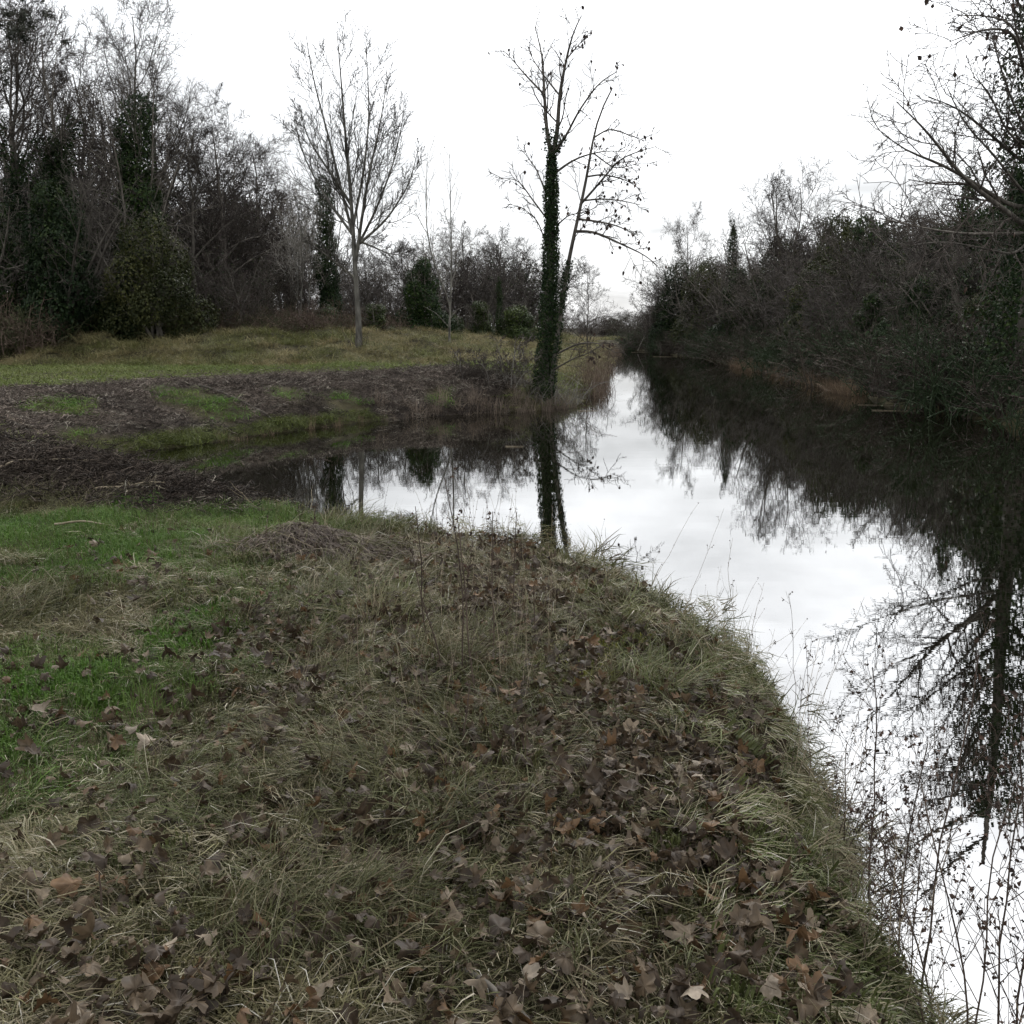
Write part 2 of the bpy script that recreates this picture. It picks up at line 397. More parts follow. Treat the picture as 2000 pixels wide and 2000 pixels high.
bw = nn.new('ShaderNodeBump'); bw.inputs['Strength'].default_value = .10; bw.inputs['Distance'].default_value = .0036
ll.new(wa.outputs[0], bw.inputs['Height'])
fr = nn.new('ShaderNodeFresnel'); fr.inputs['IOR'].default_value = 2.7; ll.new(bw.outputs[0], fr.inputs['Normal'])
df = nn.new('ShaderNodeBsdfDiffuse'); df.inputs[0].default_value = (.004, .0038, .002, 1)
gl = nn.new('ShaderNodeBsdfGlossy'); gl.inputs['Roughness'].default_value = .004; gl.inputs[0].default_value = (1, 1, 1, 1)
ll.new(bw.outputs[0], gl.inputs['Normal'])
fm = nn.new('ShaderNodeMapRange'); fm.inputs['From Min'].default_value = .2; fm.inputs['To Min'].default_value = .52; fm.inputs['To Max'].default_value = .74; ll.new(fr.outputs[0], fm.inputs['Value'])
ms = nn.new('ShaderNodeMixShader'); ll.new(fm.outputs[0], ms.inputs[0]); ll.new(df.outputs[0], ms.inputs[1]); ll.new(gl.outputs[0], ms.inputs[2])
ow = nn.new('ShaderNodeOutputMaterial'); ll.new(ms.outputs[0], ow.inputs[0])
wx, wy = np.meshgrid(np.linspace(-60, 30, 10), np.linspace(-60, 160, 23))
wi = np.arange(wx.size).reshape(wx.shape)
wm = mk('river', np.stack([wx.ravel(), wy.ravel(), 0 * wx.ravel()], 1), np.stack([wi[:-1, :-1], wi[:-1, 1:], wi[1:, 1:], wi[1:, :-1]], -1).reshape(-1, 4), m)
tag(obj('river', wm), 'still dark river water mirroring sky and trees', kind='structure')

# ------------------------------------------------------------------ scatter (for stuff nobody could count)
def scatter(name, label, protos, pts, rot, scl, idx, tint, parent=None):
    """protos: list of meshes; one object whose points carry instances"""
    c = bpy.data.collections.new(name + '_source')
    for k, me in enumerate(protos):
        o = bpy.data.objects.new('%s_%02d' % (me.name, k), me); c.objects.link(o)
    me = bpy.data.meshes.new(name)
    n = len(pts); me.vertices.add(n); me.vertices.foreach_set('co', np.ascontiguousarray(pts, np.float32).ravel())
    for nm, ty, arr, key in (('rot', 'FLOAT_VECTOR', rot, 'vector'), ('scl', 'FLOAT_VECTOR', scl, 'vector'), ('tint', 'FLOAT_COLOR', np.c_[tint, np.ones(n)], 'color')):
        a = me.attributes.new(nm, ty, 'POINT'); a.data.foreach_set(key, np.ascontiguousarray(arr, np.float32).ravel())
    a = me.attributes.new('pick', 'INT', 'POINT'); a.data.foreach_set('value', np.ascontiguousarray(idx, np.int32))
    o = bpy.data.objects.new(name, me); COL.objects.link(o)
    g = bpy.data.node_groups.new(name + '_scatter', 'GeometryNodeTree')
    g.interface.new_socket('Geometry', in_out='INPUT', socket_type='NodeSocketGeometry')
    g.interface.new_socket('Geometry', in_out='OUTPUT', socket_type='NodeSocketGeometry')
    gi_, go_ = g.nodes.new('NodeGroupInput'), g.nodes.new('NodeGroupOutput')
    ci = g.nodes.new('GeometryNodeCollectionInfo'); ci.inputs['Collection'].default_value = c
    ci.inputs['Separate Children'].default_value = True; ci.inputs['Reset Children'].default_value = True
    ip = g.nodes.new('GeometryNodeInstanceOnPoints'); ip.inputs['Pick Instance'].default_value = True
    def na(nm, ty):
        q = g.nodes.new('GeometryNodeInputNamedAttribute'); q.data_type = ty; q.inputs['Name'].default_value = nm
        return q.outputs['Attribute']
    er = g.nodes.new('FunctionNodeEulerToRotation')
    g.links.new(na('rot', 'FLOAT_VECTOR'), er.inputs[0]); g.links.new(er.outputs[0], ip.inputs['Rotation'])
    g.links.new(na('scl', 'FLOAT_VECTOR'), ip.inputs['Scale']); g.links.new(na('pick', 'INT'), ip.inputs['Instance Index'])
    g.links.new(gi_.outputs[0], ip.inputs['Points']); g.links.new(ci.outputs[0], ip.inputs['Instance']); g.links.new(ip.outputs[0], go_.inputs[0])
    md = o.modifiers.new('scatter', 'NODES'); md.node_group = g
    tag(o, label, kind='stuff')
    if parent: o.parent = parent
    return o

def tuft(name, n, rng, length=(.1, .2), width=.003, spread=.05, lean=(10, 50), bend=1.0, segs=4, flow=0.0, material=None, thick=False):
    """grass tuft: n tapering blades; flow>0 leans them all towards +x"""
    az = rng.random(n) * 2 * np.pi
    if flow: az = rng.normal(size=n) * (1.2 - flow)
    L_ = rng.uniform(*length, n); le = np.radians(rng.uniform(*lean, n))
    base = np.c_[rng.normal(size=(n, 2)) * spread, np.zeros(n) - .01]
    d = np.c_[np.sin(le) * np.cos(az), np.sin(le) * np.sin(az), np.cos(le)]
    P = np.empty((n, segs + 1, 3)); P[:, 0] = base
    b = bend * rng.uniform(.4, 1.3, n)
    for k in range(1, segs + 1):
        P[:, k] = P[:, k - 1] + d * (L_ / segs)[:, None]
        out = np.c_[np.cos(az), np.sin(az), -np.ones(n) * .9]
        d = unit(d + out * (b / segs)[:, None] * .9 + rng.normal(size=(n, 3)) * .13)
        low = P[:, k, 2] < .012
        d[low, 2] = np.abs(d[low, 2]) * .2
        P[:, k, 2] = np.maximum(P[:, k, 2], .004 + .012 * rng.random(n))
    side = np.c_[-np.sin(az), np.cos(az), np.zeros(n)] + rng.normal(size=(n, 3)) * .35; side = unit(side)
    w = width * rng.uniform(.6, 1.4, n)
    prof = np.array([1.0, 1.0, .85, .6, .12]) if segs == 4 else np.linspace(1, .12, segs + 1)
    l = P + side[:, None] * (w[:, None] * prof[None])[..., None] * .5
    r = P - side[:, None] * (w[:, None] * prof[None])[..., None] * .5
    V = np.stack([l, r], 2).reshape(-1, 3)
    i = np.arange(n * (segs + 1) * 2).reshape(n, segs + 1, 2)
    F = np.stack([i[:, :-1, 0], i[:, :-1, 1], i[:, 1:, 1], i[:, 1:, 0]], -1).reshape(-1, 4)
    sh = np.repeat(rng.random(n), (segs + 1) * 2)
    return mk(name, V, F, material or M_GRASS, False, sh)

# ------------------------------------------------------------------ tree prototypes
R0 = np.random.default_rng(7)
def trunk_line(h, r0, r1, rng, n=10, lean=(0, 0), wig=.03):
    z = np.linspace(0, h, n); t = z / h
    x = lean[0] * t * h + np.cumsum(rng.normal(size=n)) * wig * h / n; y = lean[1] * t * h + np.cumsum(rng.normal(size=n)) * wig * h / n
    x -= x[0]; y -= y[0]
    rad = r0 + (r1 - r0) * t ** .8
    rad[0] *= 1.35
    return Br(np.stack([x, y, z], 1)[None], rad[None])
def bare_tree(seed, h=10, r=.16, limbs=13, t0=.3, ang=(25, 50), lenr=(.32, .52), up=.09, stems=1, mats=(M_BARK, M_TWIG), k=(9, 8, 5), wig=.12, tw=.009):
    rng = np.random.default_rng(seed)
    tr = []
    for s in range(stems):
        b = trunk_line(h * rng.uniform(.85, 1.0), r * (1 if stems == 1 else rng.uniform(.6, 1)), .02, rng, 10,
                       (0, 0) if stems == 1 else tuple(rng.normal(size=2) * .10), .10)
        b.p[:, :, :2] += rng.normal(size=2) * (.2 if stems > 1 else 0)
        tr.append(b)
    T = Br(np.concatenate([b.p for b in tr]), np.concatenate([b.r for b in tr]))
    A = grow(T, limbs, rng, t0, .97, ang, lenr, 8, up, wig, .6, .3, .012, None, .55)
    Bq = grow(A, k[0], rng, .2, 1, (25, 55), (.3, .55), 6, up * .8, wig * 1.3, .55, .4, .008, None, .4)
    Cq = grow(Bq, k[1], rng, .15, 1, (25, 60), (.35, .6), 4, up * .6, .2, .6, .5, tw, None, .3)
    Dq = grow(Cq, k[2], rng, .15, 1, (25, 60), (.4, .7), 3, up, .2, .7, .5, tw * .7, None, .2)
    tv = tubes([(T, 8), (A, 5)], rng); cv = tubes([(Bq, 4), (Cq, 3), (Dq, 3)], rng)
    return dict(h=h, parts=[('trunk', mk('trunk', *tv, mats[0], True)), ('crown', mk('crown', *cv, mats[1]))], limbs=(T, A, Bq), rng=rng)
def ivy_on(br, rng, n, off=.12, size=.08, t0=0., t1=1., material=M_IVY, puff=.0, name='ivy'):
    """leaves wrapped round given stems"""
    P, R = br.p, br.r; B, m_ = R.shape
    ln = np.linalg.norm(np.diff(P, axis=1), axis=2).sum(1)
    bi = rng.choice(B, n, p=ln / ln.sum()); t = rng.uniform(t0, t1, n)
    f = t * (m_ - 1); i = np.clip(f.astype(int), 0, m_ - 2); w = (f - i)[:, None]
    c = P[bi, i] * (1 - w) + P[bi, i + 1] * w; tan = unit(P[bi, i + 1] - P[bi, i])
    rad = R[bi, i]
    d = rng.normal(size=(n, 3)); d = unit(d - tan * (d * tan).sum(1, keepdims=True))
    fade = np.clip((1 - t) * 6, .25, 1)
    lump = .3 + 1.0 * vnoise(c[:, 2] * 1.4 + bi * 9.1, np.arctan2(d[:, 1], d[:, 0]) * 1.3 + 20, 5) + .6 * vnoise(c[:, 2] * 4.5 + bi * 5.1, np.arctan2(d[:, 1], d[:, 0]) * 2.3 + 40, 7)
    rr = rad + (off * (.25 + 1.0 * rng.random(n)) + puff * rng.random(n) ** .5) * fade * lump
    pos = c + d * rr[:, None] + rng.normal(size=(n, 3)) * .02
    V, F = leaf_quads(pos, d + rng.normal(size=(n, 3)) * .5 + np.array([0, 0, .25]), size, rng)
    sh = np.clip(lump * .35 + rng.random(n) * .55 - .1, 0, 1)
    return mk(name, V, F, material, False, np.repeat(sh, 4))
def ivy_tree(seed, h=10, **kw):
    """bare tree whose trunk and limb bases are wrapped in ivy"""
    puff = kw.pop('puff', .35); n = kw.pop('n', 9000); top = kw.pop('top', .75); im = kw.pop('ivy_mat', M_IVY)
    d = bare_tree(seed, h, **kw); T, A, Bq = d['limbs']; rng = d['rng']
    d['parts'].append(('ivy', ivy_on(Br(np.concatenate([T.p]), T.r), rng, n, .2, .1, 0, top, im, puff)))
    kk = A.p[:, 0, 2] < h * (top - .05)
    if kk.any():
        d['parts'].append(('ivy', ivy_on(Br(A.p[kk], A.r[kk]), rng, n // 3, .12, .09, 0, .5, im, puff * .5)))
    return d
def ivy_bush(seed, h=5, w=4.5, n=9000, material=M_IVY, size=.11, lobes=16, tall=False):
    """a continuous lumpy mass of leaves over overlapping lobes, with stems and shoots inside"""
    rng = np.random.default_rng(seed)
    C, Rr = [], []
    for k in range(lobes):
        t = (k + rng.random()) / lobes
        if tall:
            rr = w * .30 * rng.uniform(.75, 1.25) * (1 - .35 * t ** 3); a = rng.random() * 6.28; q = w * .16 * rng.random()
            C.append((math.cos(a) * q, math.sin(a) * q, t * (h - rr) + .2)); Rr.append(rr)
        else:
            prof = (1 - t ** 2.2) ** .5; a = k * 2.4 + rng.normal() * .3; q = w * .36 * prof * rng.uniform(.35, 1)
            rr = w * rng.uniform(.14, .24) * (1 - .3 * t)
            C.append((math.cos(a) * q, math.sin(a) * q, max(t * (h - rr), rr * .6))); Rr.append(rr)
    C, Rr = np.array(C), np.array(Rr)
    m_ = n * 3; k = rng.choice(lobes, m_, p=Rr ** 2 / (Rr ** 2).sum()); d = unit(rng.normal(size=(m_, 3)))
    lump = vnoise(d[:, 0] * 3.2 + k * 7.3, d[:, 1] * 3.2 + d[:, 2] * 2.1, seed) * .6 + vnoise(d[:, 0] * 7 + k * 3.1, d[:, 2] * 7 + d[:, 1] * 4, seed + 1) * .4
    rad = Rr[k] * (.70 + .55 * lump) * (1 - .22 * rng.random(m_) ** 2) + np.abs(rng.normal(size=m_)) ** 2 * .05
    pos = C[k] + d * rad[:, None] * np.array([1, 1, .95])
    dep = np.full(m_, 9.)
    for q in range(lobes):
        o_ = np.linalg.norm(pos - C[q], axis=1) / Rr[q]; o_[k == q] = 9; dep = np.minimum(dep, o_)
    ok = (pos[:, 2] > .0) & ((dep > .8) | (rng.random(m_) < .12))
    pos, d, k, lump = pos[ok][:n], d[ok][:n], k[ok][:n], lump[ok][:n]; n = len(pos)
    V, F = leaf_quads(pos, d + rng.normal(size=(n, 3)) * .55 + np.array([0, 0, .3]), size, rng, .8)
    tone = rng.random(lobes)
    sh_ = np.clip(tone[k] * .45 + (lump - .5) * .7 + rng.random(n) * .5, 0, 1)
    me = mk('crown', V, F, material, False, np.repeat(sh_, 4))
    st = 7
    base = np.c_[rng.normal(size=(st, 2)) * .25, np.zeros(st)]
    dd = np.c_[rng.normal(size=(st, 2)) * (.3 if not tall else .06), np.ones(st)]
    P = curve(base, dd, h * rng.uniform(.75, 1.08, st), 7, rng, .05, .12)
    T = Br(P, np.linspace(.09, .015, 7)[None].repeat(st, 0))
    A = grow(T, 9, rng, .2, 1, (30, 75), (.25, .5), 5, .04, .2, .5, .4, .009)
    B2 = grow(A, 7, rng, .3, 1, (25, 60), (.3, .5), 4, .05, .2, .6, .5, .007)
    C2 = grow(B2, 4, rng, .3, 1, (25, 60), (.3, .6), 3, .05, .2, .6, .5, .006)
    tm = mk('trunk', *tubes([(T, 6), (A, 4), (B2, 3), (C2, 3)], rng), M_BARK, True)
    return dict(h=h, parts=[('trunk', tm), ('crown', me)])
def twig_shrub(seed, h=5, w=5, stems=11, mats=(M_BARK, M_TWIG_PURPLE), k=(10, 8, 5), leaves=0, lm=M_IVY_OLIVE, lean=.5, thick=1.0):
    rng = np.random.default_rng(seed)
    base = np.c_[rng.normal(size=(stems, 2)) * w * .12, np.zeros(stems)]
    az = np.arange(stems) * 2.4; le = rng.uniform(.05, lean, stems) * w / 5
    d = np.c_[np.cos(az) * le, np.sin(az) * le, np.ones(stems)]
    P = curve(base, d, h * rng.uniform(.65, 1.05, stems), 9, rng, -.02, .10)
    T = Br(P, np.linspace(.055, .012, 9)[None] * rng.uniform(.6, 1.2, (stems, 1)) * thick)
    A = grow(T, k[0], rng, .12, 1, (25, 70), (.22, .5), 6, .03, .18, .55, .4, .008)
    Bq = grow(A, k[1], rng, .1, 1, (25, 65), (.3, .6), 4, .03, .2, .6, .5, .0085)
    Cq = grow(Bq, k[2], rng, .1, 1, (25, 65), (.4, .8), 3, .02, .2, .7, .5, .0075)
    parts = [('trunk', mk('trunk', *tubes([(T, 6), (A, 4)], rng), mats[0], True)), ('crown', mk('crown', *tubes([(Bq, 3), (Cq, 3)], rng), mats[1]))]
    if leaves:
        q = Bq.p.reshape(-1, 3); c = q[rng.choice(len(q), leaves)] + rng.normal(size=(leaves, 3)) * .12
        V, F = leaf_quads(c, rng.normal(size=(leaves, 3)) + np.array([0, 0, .4]), .08, rng)
        parts.append(('leaves', mk('leaves', V, F, lm, False, np.repeat(rng.random(leaves), 4))))
    return dict(h=h, parts=parts)

BARE = [bare_tree(101, 12, .17, 15, .28, (25, 45), (.3, .48), .08),
        bare_tree(102, 11, .15, 16, .2, (25, 55), (.35, .55), .06, wig=.15),
        bare_tree(103, 9, .11, 9, .25, (20, 45), (.35, .55), .10, stems=3, k=(8, 6, 4)),
        bare_tree(104, 9, .12, 15, .15, (35, 65), (.4, .6), .05, wig=.17)]
BIVY = [ivy_tree(111, 12, r=.18, limbs=14, t0=.4, ang=(25, 45), lenr=(.3, .5), up=.08, top=.52, puff=.22, n=7000),
        ivy_tree(112, 11, r=.16, limbs=10, t0=.45, lenr=(.25, .42), top=.6, puff=.3, n=7000, k=(7, 6, 4)),
        ivy_tree(113, 9, r=.12, limbs=8, t0=.5, lenr=(.22, .4), top=.95, puff=.22, n=5000, k=(6, 5, 4))]
PALE = bare_tree(121, 8, .05, 7, .3, (15, 35), (.3, .5), .12, stems=5, mats=(M_BARK_PALE, M_TWIG_PALE), k=(6, 5, 3))
IVYB = [ivy_bush(131, 5.5, 5.0, 17000, M_IVY), ivy_bush(132, 5.0, 5.5, 17000, M_IVY_OLIVE), ivy_bush(133, 4.5, 4.0, 13000, M_IVY, lobes=13),
        ivy_bush(134, 5, 6, 17000, M_IVY_OLIVE, lobes=20)]
IVYT = ivy_bush(141, 9, 3.0, 17000, M_IVY, .12, 15, True)
LAUR = [ivy_bush(151, 3, 3.6, 9000, M_LAUREL, .11, 12), ivy_bush(152, 3.4, 3, 9000, M_LAUREL, .11, 12)]
SHRB = [twig_shrub(161, 5, 5.5, leaves=1900, lm=M_IVY), twig_shrub(162, 5, 6, 12, leaves=900), twig_shrub(163, 4, 5.5, 13, mats=(M_BARK, M_TWIG_ASH)), twig_shrub(164, 6, 5.5, 10, mats=(M_BARK, M_TWIG), leaves=1500)]

def place(name, label, cat, proto, x, y, height, rotz, group=None, wide=1.0, sink=.08):
    z = float(H(np.array([x]), np.array([y]))[0])
    e = obj(name, None, None, (x, y, z - sink), rotz, 1.0)
    s = height / proto['h']; e.scale = (s * wide, s * wide, s)
    tag(e, label, cat, group)
    for pn, me in proto['parts']: obj(pn, me, e)
    return e
def put(name, label, cat, proto, u, vtop, Y, rot=0., group=None, wide=1.0):
    """stand it at picture column u and depth Y, tall enough to reach row vtop"""
    x = xat(u, Y, 1.5); z = float(H(np.array([x]), np.array([Y]))[0])
    x = xat(u, Y, z)
    h = at(u, vtop, Y)[2] - z
    return place(name, label, cat, proto, x, Y, max(h, .6), rot, group, wide)

GL = 'trees of the wood beyond the meadow'
GR = 'trees and bushes along the far river bank'
T_, S_ = 'tree', 'bush'
put('bare_tree', 'tall bare tree with ivied trunk cut by the edge left of the wood', T_, BIVY[0], -70, -60, 43, .3, GL)
put('bare_tree', 'tall bare tree at the wood edge, second from the picture edge, ivy climbing its trunk', T_, BIVY[0], 50, -30, 46, 2.0, GL)
put('bare_tree', 'tall bare tree with slim ivied stem just beside the ivy tower', T_, BIVY[1], 145, -20, 44, 4.1, GL)
put('bare_tree', 'fine twigged bare tree rising out of the ivy tower', T_, BARE[0], 262, 20, 47, 1.0, GL, .8)
put('ivy_tower', 'tall dark tower of ivy smothering a tree trunk in the wood', 'ivy tree', IVYT, 280, 180, 44, .5, GL, .85)
put('ivy_bush', 'large dark ivy mound at the foot of the wood below slim ivied trees', S_, IVYB[0], 120, 335, 41, .0, GL, .8)
put('ivy_bush', 'big rounded olive ivy mound below the ivy tower', S_, IVYB[1], 300, 405, 41, 1.2, GL, .8)
put('ivy_bush', 'dark ivy mound at the picture edge beside the bramble bank', S_, IVYB[2], -10, 370, 42, 2.2, GL, .9)
put('ivy_bush', 'low glossy ivy bush at the meadow edge under the olive ivy mound', S_, IVYB[2], 240, 520, 42, 3.3, GL, 1.0)
put('bare_tree', 'dense brown bare tree directly beside the ivy tower', T_, BARE[1], 385, 185, 47, .2, GL)
put('bare_tree', 'grey brown bare tree, middle of the sloping wood edge', T_, BARE[3], 450, 235, 50, 1.5, GL)
put('bare_tree', 'lower bare tree fanning out at the end of the sloping wood edge', T_, BARE[3], 520, 290, 53, 2.9, GL)
put('twig_thicket', 'dark twiggy thicket at the foot of the wood beside the olive ivy mound', S_, SHRB[0], 430, 470, 43, .4, GL, 1.0)
put('twig_thicket', 'brown twiggy thicket between wood edge and pale stems', S_, SHRB[3], 500, 480, 45, 1.9, GL, .9)
put('ivy_bush', 'small olive ivy bush under the twiggy thicket', S_, IVYB[3], 420, 560, 43.5, 1.0, GL, .8)
put('pale_stems', 'cluster of slender pale bare stems before the ivied column', T_, PALE, 588, 385, 45, .0, GL)
put('ivied_tree', 'dark ivied column of a tree behind the tall vase shaped bare tree', 'ivy tree', IVYT, 645, 340, 50, 2.5, GL, .62)
put('bare_tree', 'far bare tree showing its top behind the first ivied trees', T_, BARE[0], 20, 40, 56, .9, GL)
put('bare_tree', 'far bare tree filling the gap between slim ivied tree and ivy tower', T_, BARE[1], 190, 70, 58, 3.9, GL)
put('bare_tree', 'far bare tree behind the dense brown tree', T_, BARE[0], 330, 170, 60, 5.2, GL)
put('bare_tree', 'far bare tree behind the sloping wood edge', T_, BARE[2], 450, 280, 62, 1.1, GL)
put('bare_tree', 'far thin bare tree behind the pale stems', T_, BARE[2], 570, 360, 64, 3.0, GL)
put('bare_tree', 'far bare tree in the row behind the tall vase shaped tree', T_, BARE[3], 720, 470, 66, 2.3, GL)
put('bare_tree', 'far bare tree seen over the round ivy bush', T_, BARE[2], 800, 460, 66, 2.7, GL, 1.3)
put('evergreen_bush', 'green evergreen bush at the foot of the ivied column', S_, LAUR[0], 640, 590, 46.5, .3, GL)
put('evergreen_bush', 'green evergreen bush just past the tall vase shaped tree', S_, LAUR[1], 735, 585, 48, 1.3, GL, 1.2)
put('ivy_bush', 'round dark ivy bush behind the thin forked sapling', S_, IVYB[2], 825, 490, 53, 4.0, GL, .85)
put('twig_thicket', 'twiggy thicket behind the evergreen bushes', S_, SHRB[2], 720, 500, 55, 4.0, GL, 1.1)
put('evergreen_bush', 'low evergreen bush beside the grassy hummock', S_, LAUR[0], 880, 605, 55, 4.3, GL, 1.1)
put('evergreen_bush', 'bright olive evergreen bush past the grassy hummock', S_, LAUR[1], 940, 580, 57, 2.3, GL, 1.0)
put('evergreen_bush', 'dark evergreen bush nearest the twin trunk tree', S_, LAUR[0], 1010, 590, 60, 5.3, GL, 1.2)
put('bare_tree', 'broad bare tree in the thicket over the bright evergreen bush', T_, BARE[3], 905, 440, 64, .2, GL, 1.1)
put('bare_tree', 'bare twiggy tree between broad bare tree and twin trunk tree', T_, BARE[1], 975, 445, 66, 1.8, GL, 1.1)
put('ivied_tree', 'slim ivied tree just before the bare thicket', 'ivy tree', BIVY[2], 975, 520, 60, 1.8, GL, .8)
put('twig_thicket', 'brown twiggy thicket behind the dark evergreen bush', S_, SHRB[2], 930, 500, 62, .8, GL, 1.2)
put('twig_thicket', 'twiggy thicket partly hidden behind the twin trunk tree', S_, SHRB[0], 1030, 480, 66, 2.8, GL, 1.1)
put('bare_tree', 'leafy fringed little bare tree on the river edge beyond the twin trunk tree', T_, BARE[3], 1148, 525, 68, .5, 'trees by the far river bend', .9)
FB = 'trees by the far river bend'
put('far_tree', 'small hazy tree on the far bank nearest the river edge tree', T_, BARE[3], 1105, 618, 150, .4, FB, 1.5)
put('far_tree', 'small rounded far tree above the end of the water', T_, SHRB[1], 1172, 622, 152, 1.4, FB, 1.4)
put('far_tree', 'dark little far tree at the end of the river', T_, IVYB[3], 1196, 618, 160, 2.4, FB, 1.3)
put('far_tree', 'rounded bare far tree beside the dark wooded corner', T_, SHRB[3], 1228, 598, 145, 3.4, FB, 1.5)
put('far_tree', 'far tree partly hidden by the wooded corner', T_, SHRB[2], 1262, 600, 150, 3.9, FB, 1.4)
put('far_tree', 'low far tree glimpsed past the twin trunks', T_, SHRB[1], 1070, 625, 155, 5.0, FB, 1.4)
put('far_tree', 'low pale far tree in the gap over the towpath', T_, SHRB[2], 1135, 628, 165, 6.0, FB, 1.4)

DEEP = 'bare twiggy thicket deep inside the wood beyond the meadow'
rq = np.random.default_rng(404)
for k, (u, vt_, Y) in enumerate([(-40, 300, 50), (60, 280, 51), (150, 300, 50), (230, 300, 51), (330, 330, 50), (400, 350, 51), (470, 370, 53), (540, 420, 54), (20, 200, 62), (120, 220, 63), (220, 250, 62), (310, 280, 64),
                                 (390, 300, 66), (460, 340, 68), (530, 390, 70), (600, 440, 68), (660, 470, 70), (590, 520, 56), (680, 520, 60), (760, 490, 70), (850, 470, 72), (860, 510, 62), (780, 530, 60), (940, 470, 76), (1000, 470, 74), (1050, 500, 78), (985, 520, 68)]):
    put('twig_thicket', DEEP, S_, SHRB[k % 4], u, vt_ + rq.normal() * 12, Y, rq.random() * 6.28, 'thickets deep inside the wood', rq.uniform(.9, 1.2))
DEEPR = 'bare twiggy thicket filling the back of the far river bank'
for k, (u, vt_, Y) in enumerate([(1330, 520, 104), (1380, 500, 100), (1430, 490, 94), (1480, 470, 88), (1530, 450, 80), (1580, 440, 74), (1640, 430, 68), (1700, 430, 64), (1760, 420, 60), (1820, 410, 57), (1880, 400, 54), (1950, 380, 50), (2020, 360, 47), (2090, 330, 44),
                                 (1400, 560, 86), (1480, 560, 74), (1560, 540, 64), (1620, 530, 58), (1690, 510, 50), (1770, 500, 46), (1850, 480, 42), (1930, 480, 38), (2000, 470, 35), (2080, 460, 32), (2150, 300, 40), (2200, 400, 32)]):
    if k % 3 == 1: put('ivy_bush', 'dark ivy bush deep in the thickets at the back of the far river bank', S_, IVYB[k % 4], u, vt_ + rq.normal() * 12, Y, rq.random() * 6.28, 'ivy bushes at the back of the far river bank', rq.uniform(.9, 1.1))
    else: put('twig_thicket', DEEPR, S_, SHRB[k % 4], u, vt_ + rq.normal() * 12, Y, rq.random() * 6.28, 'thickets at the back of the far river bank', rq.uniform(.9, 1.2))
for k, (u, vt_, Y) in enumerate([(1085, 612, 142), (1118, 606, 158), (1150, 615, 146), (1185, 606, 170), (1212, 612, 150), (1245, 604, 156), (1050, 600, 160), (1280, 596, 165)]):
    put('far_tree', 'small tree in the far line closing the river view', T_, (SHRB[k % 4], BARE[3])[k % 3 == 1], u, vt_, Y, rq.random() * 6.28, 'far line of trees closing the river view', 1.5)

